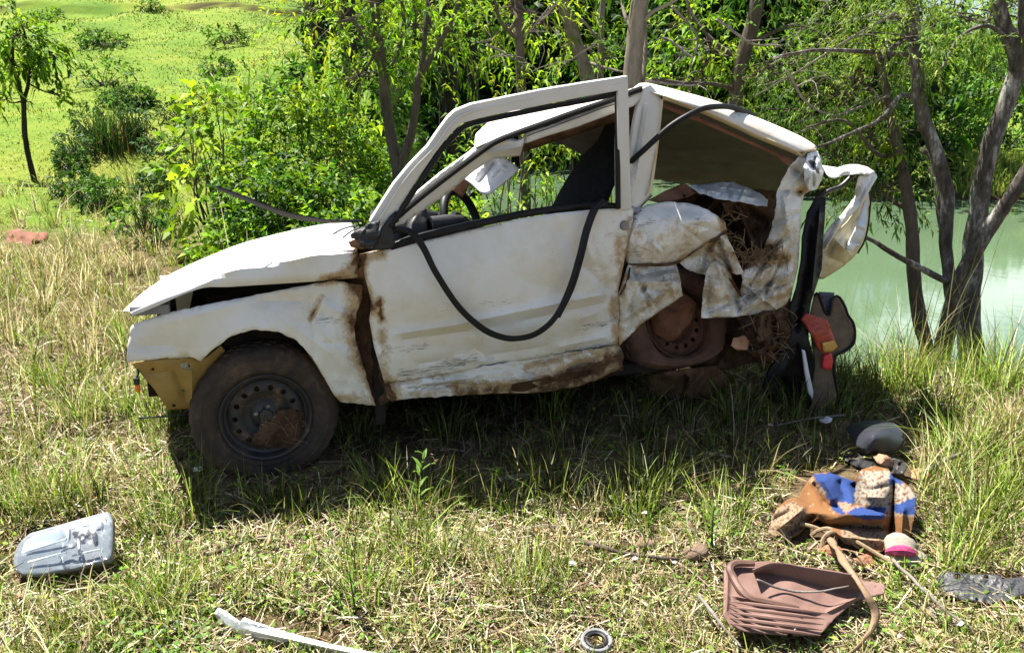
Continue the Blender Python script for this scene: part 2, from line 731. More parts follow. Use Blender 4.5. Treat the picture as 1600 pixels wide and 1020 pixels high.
M = {}
M['paint'] = car_paint()
M['frame_white'] = simple("frame_white_paint", (0.66, 0.65, 0.62), (0.74, 0.73, 0.70), 0.38, 6, bump=0.03)
M['cream'] = simple("dusty_cream_primer", (0.62, 0.50, 0.28), (0.76, 0.68, 0.50), 0.6, 9, bump=0.1)
M['ochre'] = simple("ochre_undercoat", (0.27, 0.165, 0.04), (0.40, 0.27, 0.085), 0.55, 7, bump=0.12)
M['rust'] = simple("rusty_mud", (0.045, 0.024, 0.014), (0.155, 0.088, 0.05), 0.95, 14, bump=0.8, spec=0.15)
M['brown_metal'] = simple("red_brown_metal", (0.12, 0.05, 0.03), (0.23, 0.11, 0.065), 0.7, 8, bump=0.25, spec=0.3)
M['rubber'] = simple("black_rubber", (0.007, 0.007, 0.008), (0.016, 0.015, 0.016), 0.5, 12, bump=0.06, spec=0.25)
M['plastic'] = simple("black_plastic", (0.015, 0.015, 0.016), (0.03, 0.03, 0.032), 0.5, 14, bump=0.12)
M['grey_plastic'] = simple("grey_plastic", (0.17, 0.17, 0.18), (0.24, 0.24, 0.25), 0.55, 14, bump=0.1)
M['headliner'] = simple("grey_headliner", (0.105, 0.092, 0.083), (0.16, 0.145, 0.132), 0.95, 5, bump=0.1, spec=0.1)
M['dark'] = simple("dark_underbody", (0.012, 0.010, 0.009), (0.035, 0.026, 0.02), 0.9, 9, bump=0.4, spec=0.2)
M['seat'] = simple("black_seat_cloth", (0.012, 0.012, 0.014), (0.022, 0.022, 0.026), 0.95, 40, bump=0.3, spec=0.1)
M['steel'] = simple("dull_steel", (0.16, 0.16, 0.17), (0.30, 0.30, 0.31), 0.42, 20, metal=0.8, bump=0.1)
M['blue_white'] = simple("bare_inner_white_paint", (0.60, 0.62, 0.66), (0.76, 0.76, 0.76), 0.35, 9, bump=0.1)


def tyre_mat():
    k = NT("muddy_tyre_rubber")
    co = k.coord()
    a = k.noise(5, 7, 0.65, co, 0.5)
    b = k.noise(38, 6, 0.7, co)
    f = k.math('ADD', k.math('MULTIPLY', a, 0.75), k.math('MULTIPLY', b, 0.25))
    c = k.ramp(f, [(0.36, (0.026, 0.022, 0.020)), (0.52, (0.064, 0.046, 0.034)), (0.68, (0.16, 0.10, 0.062))])
    return k.pbr(c, 0.88, 0, k.bump(b, 0.4, 0.005), 0.25)


def rim_mat():
    k = NT("dirty_black_steel_rim")
    co = k.coord()
    a = k.noise(9, 7, 0.65, co, 0.5)
    c = k.ramp(a, [(0.40, (0.022, 0.022, 0.024)), (0.56, (0.045, 0.036, 0.03)), (0.70, (0.19, 0.12, 0.065))])
    return k.pbr(c, k.ramp(a, [(0.4, 0.4), (0.65, 0.9)]), 0.0, k.bump(a, 0.25, 0.006), 0.5)


M['tyre'] = tyre_mat()
M['rim'] = rim_mat()
M['rust_rim'] = simple("rusty_wheel_steel", (0.04, 0.02, 0.013), (0.14, 0.06, 0.033), 0.85, 9, bump=0.4, spec=0.25)
M['leaf'] = leaf_mat("leaf")
M['grass'] = leaf_mat("grass_blade", 0.25, 0.02, (1.10, 1.15, 0.65), 0.5)
M['straw'] = leaf_mat("dry_straw", 0.15, 0.04, (1.1, 1.0, 0.75), 0.5)
# ------------------------------------------------------------------ land and water
def build_ground():
    xs = np.concatenate([-np.geomspace(12, 320, 46)[::-1], np.arange(-11.9, 12, 0.11), np.geomspace(12, 320, 46)])
    ys = np.concatenate([np.arange(-12, -1, 1.0), np.arange(-1, 14, 0.11), np.arange(14, 40, .4), np.arange(40, 52, .2), 52 + np.geomspace(0.3, 380, 60)])
    X, Y = np.meshgrid(xs, ys)
    Z = ground_z(X.ravel(), Y.ravel())
    V = np.stack([X.ravel(), Y.ravel(), Z], 1)
    nx, ny = len(xs), len(ys)
    i = (np.arange(ny - 1)[:, None] * nx + np.arange(nx - 1)[None]).ravel()
    Q = np.stack([i, i + 1, i + 1 + nx, i + nx], 1)
    # grass, bare soil and straw cover: how green each place is
    left = sstep((-0.08 * V[:, 1] - 0.15 - V[:, 0]) / 1.6)
    far = sstep((V[:, 1] - 7) / 5) * left
    k = NT("meadow_soil")
    co = k.coord()
    at = k.attr("col").outputs["Color"]
    n1 = k.noise(0.9, 8, 0.65, co)
    n2 = k.noise(7, 8, 0.7, co, 0.4)
    n3 = k.noise(55, 6, 0.75, co)
    soil = k.ramp(n2, [(0.34, (0.045, 0.028, 0.017)), (0.5, (0.10, 0.068, 0.038)), (0.70, (0.24, 0.185, 0.10))])
    soil = k.mix(k.ramp(n3, [(0.45, 0.0), (0.75, 0.4)]), soil, (0.36, 0.29, 0.16))
    n4 = k.noise(0.22, 6, 0.62, co, 0.6)
    n5 = k.noise(2.4, 9, 0.75, co)
    turf = k.ramp(k.math('ADD', k.math('MULTIPLY', n4, 0.72), k.math('MULTIPLY', n5, 0.28)),
                  [(0.36, (0.075, 0.145, 0.017)), (0.47, (0.12, 0.19, 0.022)), (0.56, (0.175, 0.22, 0.03)), (0.68, (0.25, 0.25, 0.06))])
    sepx = k.n("SeparateColor", Color=at)
    c = k.mix(sepx.outputs[0], soil, turf)
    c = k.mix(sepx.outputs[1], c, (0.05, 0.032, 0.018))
    b = k.math('ADD', k.math('MULTIPLY', n5, 1.0), k.math('MULTIPLY', n3, 0.25))
    mat = k.pbr(c, 0.95, 0, k.bump(b, 0.9, 0.06), 0.1)
    woods = (1 - left) * sstep((V[:, 1] - shore_y(V[:, 0]) - 1) / 3)  # wood floor coloured dark to stand in for shade between the trees
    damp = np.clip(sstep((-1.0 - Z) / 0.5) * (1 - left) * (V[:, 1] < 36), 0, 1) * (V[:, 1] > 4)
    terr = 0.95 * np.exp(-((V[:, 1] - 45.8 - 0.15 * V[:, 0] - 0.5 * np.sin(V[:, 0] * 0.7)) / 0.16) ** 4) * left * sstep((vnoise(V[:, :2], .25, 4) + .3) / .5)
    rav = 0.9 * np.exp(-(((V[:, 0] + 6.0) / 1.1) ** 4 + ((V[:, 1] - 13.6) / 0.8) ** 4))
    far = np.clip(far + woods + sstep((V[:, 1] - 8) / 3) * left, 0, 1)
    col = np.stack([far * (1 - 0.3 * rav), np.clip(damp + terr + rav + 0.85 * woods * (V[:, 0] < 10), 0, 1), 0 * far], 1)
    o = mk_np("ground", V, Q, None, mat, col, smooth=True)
    tag(o, kind="structure", label="grassy ground sloping up to a green hillside and down to a pond")


def build_water():
    k = NT("milky_green_water")
    co = k.coord()
    n = k.noise(2.2, 4, 0.55, co, 0.3)
    n2 = k.noise(0.25, 3, 0.5, co)
    c = k.ramp(n2, [(0.3, (0.085, 0.138, 0.072)), (0.7, (0.105, 0.16, 0.09))])
    mat = k.pbr(c, 0.07, 0, k.bump(n, 0.05, 0.05), 0.5)
    V = [(-16, 4, -1.6), (70, 4, -1.6), (70, 46, -1.6), (-16, 46, -1.6)]
    o = mk("water", V, [(0, 1, 2, 3)], mat, None, False)
    tag(o, kind="structure", label="still milky green pond water reflecting sky")


build_ground()
build_water()
# ------------------------------------------------------------------ the wrecked car
MUD += [(552, 440, 575, 480, 16, 1.0), (560, 430, 566, 400, 12, 1.0), (556, 392, 560, 432, 9, .9), (500, 440, 560, 434, 7, .8),
        (540, 425, 560, 425, 14, .7), (552, 490, 566, 560, 18, .85), (566, 560, 590, 620, 15, .75), (593, 468, 596, 500, 5, .95),
        (583, 400, 600, 395, 10, .6), (503, 460, 484, 500, 4, .8), (530, 620, 585, 628, 12, .5), (606, 600, 614, 622, 12, .9),
        (600, 520, 602, 590, 9, .5), (620, 380, 660, 370, 6, .5), (716, 612, 850, 606, 16, .75), (850, 606, 970, 560, 22, .95),
        (870, 590, 966, 545, 12, .6), (600, 618, 720, 612, 6, .4), (820, 575, 960, 540, 5, .55), (966, 380, 974, 460, 9, .55),
        (985, 340, 978, 410, 5, .55), (960, 470, 968, 540, 10, .5), (1125, 340, 1136, 365, 7, .7), (1000, 480, 1066, 450, 9, .35),
        (1060, 405, 1120, 378, 8, .5), (1140, 420, 1156, 460, 6, .95), (1160, 400, 1200, 388, 14, 1.0), (1180, 398, 1225, 405, 14, .8),
        (1103, 380, 1116, 405, 6, .6), (1253, 300, 1275, 296, 9, .8), (1200, 470, 1236, 455, 10, .5), (1280, 440, 1300, 400, 14, .5),
        (1300, 300, 1345, 270, 5, .35), (1100, 484, 1110, 430, 7, .35), (985, 300, 990, 326, 4, .5), (1245, 240, 1270, 236, 5, .6),
        (620, 600, 700, 585, 5, .4), (1000, 512, 1040, 488, 6, .7)]
MUD += [(1000, 400, 1235, 440, 80, .24), (1100, 470, 1230, 480, 30, .26), (980, 380, 975, 520, 22, .25), (590, 570, 960, 515, 22, .07)]
SCR += [(625, 586, 725, 566, 9, 1), (615, 548, 665, 540, 8, .8), (695, 566, 745, 560, 8, .9), (840, 562, 960, 536, 9, .9), (985, 345, 1004, 328, 8, .9), (1000, 352, 1016, 345, 8, .8), (1080, 350, 1100, 345, 12, .6), (1036, 440, 1062, 434, 9, 1),
        (985, 385, 1000, 400, 8, .9), (1100, 430, 1112, 490, 10, .8), (1230, 330, 1246, 400, 14, .5), (1165, 460, 1215, 450, 12, .8), (500, 500, 540, 496, 8, .8), (640, 606, 760, 596, 8, .9), (770, 604, 930, 580, 9, .9), (1262, 240, 1282, 280, 12, .9), (1300, 380, 1330, 410, 14, .6),
        (860, 400, 940, 430, 16, .4), (700, 480, 800, 470, 20, .35), (905, 515, 960, 500, 10, .8), (1110, 167, 1200, 205, 10, .5), (540, 410, 560, 420, 10, .7)]
CAR = thing("wrecked_car", A0 + 0.9 * ES + 0.7 * EO,
            "wrecked white hatchback with crushed rear, bent roof and missing glass standing in the grass", "car")

# --- front of the body
hood_rows = [
    [px(u, v, 0.0) for u, v in [(206, 493), (248, 477), (312, 450), (361, 447), (444, 442), (500, 438), (559, 433)]],
    [px(u, v, 0.012) for u, v in [(204, 490), (247, 474), (312, 447), (361, 426), (444, 411), (500, 401), (559, 391)]],
    [px(u, v, 0.035) for u, v in [(203, 488), (246, 470), (310, 443), (361, 421), (444, 407), (500, 396), (558, 385)]],
    [px(u, v, 0.38) for u, v in [(197, 486), (236, 461), (292, 428), (361, 401), (430, 384), (495, 369), (552, 360)]],
    [px(u, v, 0.75) for u, v in [(193, 488), (224, 457), (276, 423), (355, 388), (424, 368), (493, 353), (545, 346)]]]
r3 = np.array(hood_rows[-1])
hood_rows += [list(r3 + 0.3 * EO - np.array([0, 0, 0.07])), list(r3 + 0.58 * EO - np.array([0, 0, 0.155])), list(r3 + 0.61 * EO - np.array([0, 0, 0.175]))]
skin("hood", hood_rows, 60, 46, M['paint'], CAR, 0.004, (0.004, 3.0), sharp=30, mud=True)

fender = [(255, 490), (336, 473), (415, 458), (464, 448), (522, 438), (566, 446), (566, 466), (557, 488), (553, 512), (555, 530), (566, 566), (577, 604),
          (587, 634), (560, 631), (534, 628), (522, 617), (503, 584), (488, 558), (464, 532), (434, 518), (395, 515), (361, 525), (331, 547), (314, 564),
          (297, 558), (250, 560), (198, 566), (199, 540), (203, 513), (211, 505)]
sheet("fender", fender, [(200, 540, 0.05), (205, 505, 0.07), (300, 500, 0.005), (300, 555, 0.03), (400, 470, 0.03), (400, 510, 0.0), (480, 500, 0.0),
      (520, 460, 0.02), (560, 470, 0.03), (520, 560, -.01), (575, 600, 0.03), (520, 615, 0.0), (565, 632, 0.02)], M['paint'], CAR, crumple=(5, 7, .007), step=7,
      creases=[((230, 512), (390, 470), 12, -0.012), ((390, 470), (500, 470), 10, 0.012), ((484, 470), (492, 560), 8, 0.016), ((500, 470), (548, 500), 9, -0.015),
               ((505, 535), (560, 540), 7, 0.010), ((520, 590), (572, 600), 6, -0.008), ((522, 440), (500, 500), 9, 0.012)], noise=(0.005, 45), jit=0.8)
# wheel arch, inner fender with its holes, engine bay
arch = [(314, 566), (331, 547), (361, 525), (395, 515), (434, 518), (464, 532), (488, 559), (503, 584), (522, 618), (534, 630)]
skin("wheel_arch", [[px(u, v, 0.02) for u, v in arch],
                    [px(u, v, 0.02) + 0.16 * EO + np.array([0, 0, .015]) for u, v in arch],
                    [px(u, v, 0.02) + 0.34 * EO + np.array([0, 0, .0]) for u, v in arch]], 34, 8, M['ochre'], CAR, 0.003, (0.004, 7))
sheet("inner_fender", [(204, 567), (250, 561), (297, 559), (316, 564), (345, 540), (352, 548), (330, 575), (316, 605), (306, 638), (262, 640), (240, 607), (221, 585)],
      [(204, 567, .09), (300, 560, .05), (262, 636, .10), (310, 630, .13), (340, 550, .10)], M['ochre'], CAR, 6,
      creases=[((270, 575), (290, 625), 6, 0.02), ((225, 585), (265, 580), 5, .012), ((300, 575), (300, 630), 8, -0.03)], noise=(.003, 25),
      holes=[[(236, 576), (240, 574), (242, 578), (238, 580)], [(280, 568), (292, 566), (298, 572), (294, 576), (283, 575)], [(284, 610), (287, 608), (289, 611), (286, 613)],
             [(268, 632), (274, 631), (276, 635), (270, 636)]])
sheet("arch_lining", [(330, 548), (361, 527), (395, 517), (434, 520), (464, 534), (486, 560), (505, 590), (520, 620), (480, 640), (300, 640), (306, 600), (316, 566)],
      [(330, 548, .30), (480, 560, .34), (420, 640, .36)], M['ochre'], CAR, 12, noise=(0.012, 20))
mb = MB()
P = [(0.0 - .45, 0.10, .30), (0.45, 0.10, .30)]
mb.box(car(0.12, .74, .64), ES * .40, EO * .55, np.array([0, 0, .13]))
mb.box(car(-0.42, .76, .62), ES * .02, EO * .60, np.array([0, 0, .09]))
mb.box(car(0.05, .70, .79), ES * .25, EO * .25, np.array([0, 0, .06]))
mb.box(car(0.48, .72, .62), ES * .02, EO * .66, np.array([0, 0, .30]))
mb.build("engine_bay", M['dark'], CAR, False)
mb = MB()
mb.box(px(235, 482, .05), ES * .07, EO * .03, np.array([0, 0, .018]))
mb.box(px(255, 477, .06), ES * .006, EO * .02, np.array([0, 0, .025]))
bevel(mb.build("bonnet_catch", M['grey_plastic'], CAR, False), .003)
mb = MB()
mb.tube([px(214, 570, .10), px(216, 583, .08), px(213, 592, .07)], .004, 6, 8)
mb.tube([px(213, 590, .07), px(214, 600, .07)], [.013, .011], 8)
w = mb.build("lamp_wire", M['plastic'], CAR)
mk("bulb", *tube_vf([px(214, 600, .07), px(215, 606, .07), px(216, 611, .07), px(216, 613, .07)], [.009, .0115, .009, .003], 10),
   simple("orange_glass_bulb", (.75, .16, .02), (.9, .25, .03), .15, bump=0), w)
mb = MB()
mb.tube([px(216, 653, .12), px(262, 650, .12), px(305, 645, .14)], .0035, 6, 12)
mb.build("brake_hose", M['plastic'], CAR)

# --- wheels
def wheel(cu, cv, o, Rt, lean_axis, squash=0.0, rust=False, seed=0):
    wn = node("wheel", CAR)
    c = px(cu, cv, o)
    ax = np.array(lean_axis, float)
    ax /= np.linalg.norm(ax)                     # outward axle direction
    e1 = np.cross(ax, [0, 0, 1.0]); e1 /= np.linalg.norm(e1)
    e2 = np.cross(e1, ax)
    if e2[2] < 0: e2 = -e2
    prof = [(.172, -.155), (.20, -.165), (.24, -.168), (.27, -.16), (.287, -.145), (.293, -.13), (.2925, -.118), (.284, -.116), (.284, -.110), (.293, -.108), (.294, -.084),
            (.285, -.082), (.285, -.076), (.294, -.074), (.2935, -.05), (.284, -.048), (.284, -.042), (.292, -.040), (.288, -.02), (.277, -.006), (.268, .001), (.250, .008),
            (.247, .0105), (.243, .009), (.22, .012), (.205, .009), (.200, .0115), (.196, .008), (.182, -.003), (.172, -.012)]
    k = Rt / .294
    n = 96
    th = np.linspace(0, 2 * math.pi, n, endpoint=False)
    V, F = [], []
    for i, (r, w) in enumerate(prof):
        rr = np.full(n, r * k)
        if 4 <= i <= 19:                         # tread blocks
            rr = rr - 0.007 * ((np.arange(n) + (i // 4)) % 3 == 0) * (r > .286)
        pos = rr[:, None] * (np.cos(th)[:, None] * e1 + np.sin(th)[:, None] * e2) + w * k * ax
        if squash:
            low = np.clip((-(pos @ e2) / Rt - 0.55) / .45, 0, 1)
            pos = pos + (low * squash)[:, None] * e2 + (low * .03)[:, None] * ax
            pos = pos + .012 * vnoise(pos, 7, seed)[:, None] * ax
        V.append(c + pos)
    m = len(prof)
    for i in range(m - 1):
        for j in range(n):
            F.append((i * n + j, i * n + (j + 1) % n, (i + 1) * n + (j + 1) % n, (i + 1) * n + j))
    mk("tyre", np.vstack(V), F, M['tyre'] if not rust else simple("muddy_flat_tyre", (.055, .030, .02), (.16, .08, .05), .9, 7, bump=.4), wn, True, sharp=28)
    # pressed steel rim: flange, barrel, dish with ring of holes
    rp = [(.178, -.004), (.181, .004), (.176, .008), (.170, .004), (.166, -.010), (.162, -.030), (.150, -.036), (.146, -.030)]
    V, F = [], []
    for r, w in rp:
        V.append(c + r * k * (np.cos(th)[:, None] * e1 + np.sin(th)[:, None] * e2) + w * k * ax)
    for i in range(len(rp) - 1):
        for j in range(n):
            F.append((i * n + j, i * n + (j + 1) % n, (i + 1) * n + (j + 1) % n, (i + 1) * n + j))
    mat = M['rust_rim'] if rust else M['rim']
    V = np.vstack(V)
    nb = len(V)
    # dish with holes
    rings = np.array([.147, .140, .128, .116, .104, .094, .084, .070, .062, .058, .045, .030, .026, .0])
    hgt = {.147: -.030, .140: -.026, .128: -.020, .116: -.017, .104: -.020, .094: -.030, .084: -.040, .070: -.046, .062: -.046, .058: -.040, .045: -.030, .030: -.026, .026: -.016, .0: -.014}
    q, e = [], []
    outer = [(.147 * math.cos(t), .147 * math.sin(t)) for t in np.linspace(0, 2 * math.pi, 96, endpoint=False)]
    q += outer
    e += [(i, (i + 1) % 96) for i in range(96)]
    hc = [(.120 * math.cos(t), .120 * math.sin(t)) for t in np.linspace(0, 2 * math.pi, 14, endpoint=False)]
    for hx, hy in hc:
        b = len(q)
        q += [(hx + .0115 * math.cos(t), hy + .0115 * math.sin(t)) for t in np.linspace(0, 2 * math.pi, 10, endpoint=False)]
        e += [(b + i, b + (i + 1) % 10) for i in range(10)]
    for r in rings[1:-1]:
        for t in np.linspace(0, 2 * math.pi, max(10, int(r * 420)), endpoint=False):
            p = (r * math.cos(t), r * math.sin(t))
            if min((p[0] - a) ** 2 + (p[1] - b2) ** 2 for a, b2 in hc) > .0145 ** 2: q.append(p)
    q.append((0, 0))
    vo, _, fo, *_ = delaunay_2d_cdt([Vector(p) for p in q], e, [], 0, 1e-6)
    vo = np.array([(p.x, p.y) for p in vo])
    r = np.linalg.norm(vo, axis=1)
    hh = np.interp(r, rings[::-1], [hgt[x] for x in rings[::-1]])
    V2 = c + k * (vo[:, :1] * e1 + vo[:, 1:] * e2 + hh[:, None] * ax)
    ff = []
    for f in fo:
        cx, cyy = vo[list(f)].mean(0)
        if len(f) == 3 and cx * cx + cyy * cyy < .147 ** 2 and min((cx - a) ** 2 + (cyy - b2) ** 2 for a, b2 in hc) > .0108 ** 2:
            ff.append([nb + i for i in f])
    # brake drum behind the holes
    V3, F3 = tube_vf([c - ax * .10, c - ax * .055], [.125 * k, .125 * k], 40)
    mk("rim", np.vstack([V, V2]), F + ff, mat, wn, True, sharp=35)
    mk("brake_drum", V3, F3, M['rust'], wn, True, sharp=35)
    for t in np.linspace(.3, .3 + 2 * math.pi, 4, endpoint=False):
        b = c + k * (.040 * (math.cos(t) * e1 + math.sin(t) * e2) - .030 * ax)
        mk("wheel_bolt", *tube_vf([b, b + .012 * ax, b + .014 * ax], [.0095, .0095, .006], 6), M['rust'] if rust else M['steel'], wn, False)
    return wn, c, ax, e1, e2


NOUT = -EO
w1, wc, wax, we1, we2 = wheel(416, 652, 0.035, 0.302, NOUT + np.array([0, 0, .03]))
# mud and dead grass packed in the lower right of the front rim
mb = MB()
rr = np.random.default_rng(5)
V, F = [], []
gx, gy = np.meshgrid(np.linspace(-1, 1, 26), np.linspace(-1, 1, 26))
keep = {}
ex = -we1 if we1[0] < 0 else we1
for i in range(26):
    for j in range(26):
        x, y = gx[i, j], gy[i, j]
        rad = math.hypot(x, y) * (1 + .28 * math.sin(3 * math.atan2(y, x) + 1) + .12 * math.sin(7 * math.atan2(y, x)))
        if rad < .95:
            X, Yy = .060 + .120 * x, -.080 + .100 * y
            if math.hypot(X, Yy) < .178:
                keep[i, j] = len(V)
                V.append(wc + X * ex + Yy * we2 + wax * (-.036 + .034 * max(0, 1 - rad * rad) ** .5 + .004 * rr.normal()))
for i in range(25):
    for j in range(25):
        ks = [(i, j), (i + 1, j), (i + 1, j + 1), (i, j + 1)]
        if all(k in keep for k in ks): F.append([keep[k] for k in ks])
mk("caked_mud", V, F, M['rust'], w1, True)
ex = -we1 if we1[0] < 0 else we1
mb = MB()
for k in range(26):
    a = rr.uniform(-.5, 1) * .11 + .035
    b = rr.uniform(-1, .45) * .10 - .045
    if math.hypot(a, b) > .19: continue
    d = rr.normal(size=3); d[1] = abs(d[1]) * .2
    p = wc + a * ex + b * we2 + wax * rr.uniform(-.02, .008)
    dirv = (d[0] * ex + d[2] * .6 * we2 + .12 * rr.normal() * wax)
    dirv /= np.linalg.norm(dirv)
    L = rr.uniform(.03, .10)
    mb.tube([p - dirv * L / 2, p + wax * .006, p + dirv * L / 2 + np.array([0, 0, -.01])], .0011, 3)
tag(mb.build("dead_grass", simple("dead_grass", (.11, .07, .035), (.22, .15, .075), .8), w1), kind="stuff")
w2, _, w2a, _, _ = wheel(1060, 503, 0.17, 0.300, NOUT + np.array([.12, 0, .50]), squash=.075, rust=True, seed=4)
V, F = [], []
for i, (r_, h_) in enumerate(((.0, .045), (.05, .045), (.09, .036), (.115, .012), (.125, -.03))):
    for t in np.linspace(0, 2 * math.pi, 28, endpoint=False):
        k = 1 + .10 * math.sin(3 * t + 1) + .05 * math.sin(7 * t)
        c_ = px(1050, 488, .17)
        V.append(c_ + r_ * k * (math.cos(t) * ES + math.sin(t) * np.array([0, 0, .92]) + math.sin(t) * .4 * EO) + w2a * (h_ + .012 * math.sin(2 * t)))
for i in range(4):
    for j in range(28):
        F.append((i * 28 + j, i * 28 + (j + 1) % 28, (i + 1) * 28 + (j + 1) % 28, (i + 1) * 28 + j))
mk("hub_mud", V, F, simple("red_brown_hub_mud", (.09, .038, .02), (.23, .10, .055), .9, 10, bump=.6), w2, True)
# far-side wheels
for s_, z_ in ((0.0, .29), (1.85, .42)):
    wn = node("wheel", CAR)
    c = car(s_, 1.38, z_)
    for r0, r1, wd, mat, nm in ((.18, .29, .08, M['tyre'], "tyre"), (.0, .18, .05, M['rim'], "rim")):
        V, F = tube_vf([c - EO * wd, c - EO * wd * .8, c + EO * wd * .8, c + EO * wd], [r1 - .02, r1, r1, r1 - .02], 40)
        mk(nm, V, F, mat, wn, True, sharp=40)

# --- underbody and interior
mb = MB()
mb.box(car(1.22, .76, .43), ES * .80, EO * .64, np.array([0, 0, .025]))
mb.box(car(.10, .80, .42), ES * .34, EO * .5, np.array([0, 0, .02]))
mb.box(car(1.95, .85, .55), ES * .22, EO * .52, np.array([0, 0, .20]))
mb.tube([car(1.62, .10, .40), car(1.66, .7, .42), car(1.62, 1.3, .40)], .035, 8, 8)
mb.build("underbody", M['dark'], CAR, False)
sheet("fuel_tank", [(1012, 588), (1040, 582), (1080, 576), (1120, 572), (1137, 590), (1134, 612), (1110, 622), (1070, 626), (1030, 622), (1014, 608)],
      [(1012, 590, .18), (1075, 600, .08), (1137, 595, .2), (1075, 626, .16), (1040, 622, .18)], M['rust'], CAR, 7, creases=[((1072, 585), (1066, 625), 5, .06)], noise=(.012, 18), thick=.01)
mb = MB(); mb.box(car(.95, 1.42, .62), ES * 1.42, EO * .012, np.array([0, 0, .27]))  # unseen far side, added to keep sunlight from leaking under the car
mb.build("unseen_side_panel", M['paint'], CAR, False)
sheet("sill", [(600, 560), (900, 520), (960, 540), (960, 575), (600, 600)], [(600, 560, 1.42), (960, 540, 1.42)], M['paint'], CAR, 30)
sheet("dashboard", [(617, 352), (632, 340), (642, 326), (655, 322), (668, 326), (680, 330), (700, 335), (728, 338), (734, 350), (740, 362), (740, 400), (617, 400)],
      [(617, 352, .12), (668, 324, .35), (735, 345, .30), (660, 400, .2)], M['plastic'], CAR, 6, noise=(.01, 20), thick=.25)
mb = MB()
mb.add(*tube_vf([px(672, 350, .16), px(700, 348, .18), px(722, 344, .2)], [.032, .036, .022], 14))
mb.build("column_shroud", M['plastic'], CAR)
sheet("instrument_hood", [(641, 366), (643, 348), (652, 332), (661, 323), (667, 328), (667, 350), (664, 368)], [(641, 366, .10), (665, 325, .17), (664, 366, .12)],
      M['plastic'], CAR, 5, thick=.10)
# steering wheel, seen nearly edge on
wn = node("steering_wheel", CAR)
c0 = px(722, 350, .42)
n_ = ES * .72 + np.array([0, 0, .32]) - EO * .62
n_ /= np.linalg.norm(n_)
a_ = np.cross(n_, [0, 0, 1.0]); a_ /= np.linalg.norm(a_)
b_ = np.cross(a_, n_)
TH = np.linspace(0, 2 * math.pi, 41)
ring = [c0 + .155 * (math.cos(t) * a_ + math.sin(t) * b_) for t in TH]
mb = MB(); mb.tube(ring, .020, 10)
mb.build("wheel_rim", M['rubber'], wn)
mb = MB()
mb.tube([c0 - n_ * .05, c0 - n_ * .02, c0], [.06, .07, .05], 14)
for t in (math.radians(200), math.radians(-20), math.radians(270)):
    mb.tube([c0 - n_ * .02, c0 + .15 * (math.cos(t) * a_ + math.sin(t) * b_)], [.02, .013], 8)
mb.tube([c0 - n_ * .04, c0 - n_ * .32], .03, 10)
mb.build("hub", M['plastic'], wn)
# seats
def seat(o, du=0):
    sn = node("seat", CAR)
    b = px(872 + du, 350, o)
    up = np.array([0, 0, 1.0]) * .86 + ES * .50
    up /= np.linalg.norm(up)
    fw = np.cross(EO, up); fw /= np.linalg.norm(fw)
    if fw @ ES > 0: fw = -fw
    rows = []
    for t, wd, dp in ((-.35, .20, .05), (-.1, .22, .07), (.15, .23, .075), (.34, .20, .06), (.42, .12, .05), (.50, .13, .05), (.58, .11, .03), (.60, .03, .01)):
        c = b + up * t + ES * .05
        rows.append([c + wd * math.cos(a) * EO + (dp * math.sin(a)) * fw for a in np.linspace(0, 2 * math.pi, 17)])
    skin("backrest", rows, 33, 30, M['seat'], sn, 0, (.006, 8))
    cu = MB()
    cu.box(b - up * .33 - ES * .22 + np.array([0, 0, .02]), ES * .25, EO * .22, np.array([0, 0, .06]))
    bevel(cu.build("cushion", M['seat'], sn, True, sharp=60), .03, 3)
seat(.42)
seat(1.02)
sheet("sun_visor", [(725, 278), (759, 253), (787, 245), (800, 254), (809, 262), (800, 272), (762, 303), (750, 299), (737, 287)],
      [(725, 278, .30), (787, 245, .26), (809, 262, .16), (762, 303, .14)], M['blue_white'], CAR, 6, creases=[((745, 290), (778, 248), 7, .05), ((768, 275), (790, 260), 3, -.02)], thick=.012,
      holes=[[(768, 276), (781, 264), (783, 266), (770, 278)]])
sheet("mirror_stalk", [(708, 298), (720, 276), (735, 286), (722, 309)], [(708, 298, .40), (735, 286, .36)], M['brown_metal'], CAR, 6, thick=.02)

# --- windscreen pillar and roof
sheet("windscreen_pillar", [(619, 352), (634, 330), (690, 288), (744, 238), (774, 221), (819, 221), (813, 244), (790, 246), (768, 250), (740, 268), (700, 302), (660, 330), (630, 350)],
      [(619, 350, .06), (744, 238, .05), (774, 222, .06), (819, 221, .02), (813, 244, .10), (690, 300, .09)], M['frame_white'], CAR, 6,
      creases=[((760, 240), (818, 228), 5, -.03)], noise=(.002, 20), thick=.03)
sheet("pillar_trim", [(634, 316), (690, 270), (747, 229), (752, 234), (700, 272), (637, 323)], [(634, 316, .075), (750, 231, .075)], M['paint'], CAR, 6, thick=.03)
GP = [(618, 346), (622, 338), (660, 306), (700, 275), (750, 238), (772, 223), (800, 211), (850, 193), (900, 175), (959, 155), (985, 145), (1002, 139)]
mb = MB()
mb.tube([px(u, v, .035) for u, v in GP], .0125, 8, 60)
mb.build("windscreen_gasket", M['rubber'], CAR)
sheet("roof_rail", [(823, 208), (870, 193), (920, 174), (959, 158), (986, 149), (1004, 141), (1006, 152), (990, 166), (959, 177), (900, 199), (860, 211), (822, 224)],
      [(823, 210, .05), (1004, 145, .04), (900, 199, .06)], M['frame_white'], CAR, 6, noise=(.002, 18), thick=.03)
sheet("bare_roof_edge", [(822, 224), (860, 211), (900, 199), (959, 177), (990, 166), (1003, 156), (995, 190), (959, 192), (900, 211), (860, 224), (817, 238)],
      [(822, 224, .07), (990, 166, .07), (959, 192, .16), (817, 238, .16)], M['rust'], CAR, 7, noise=(.004, 20), thick=.006)
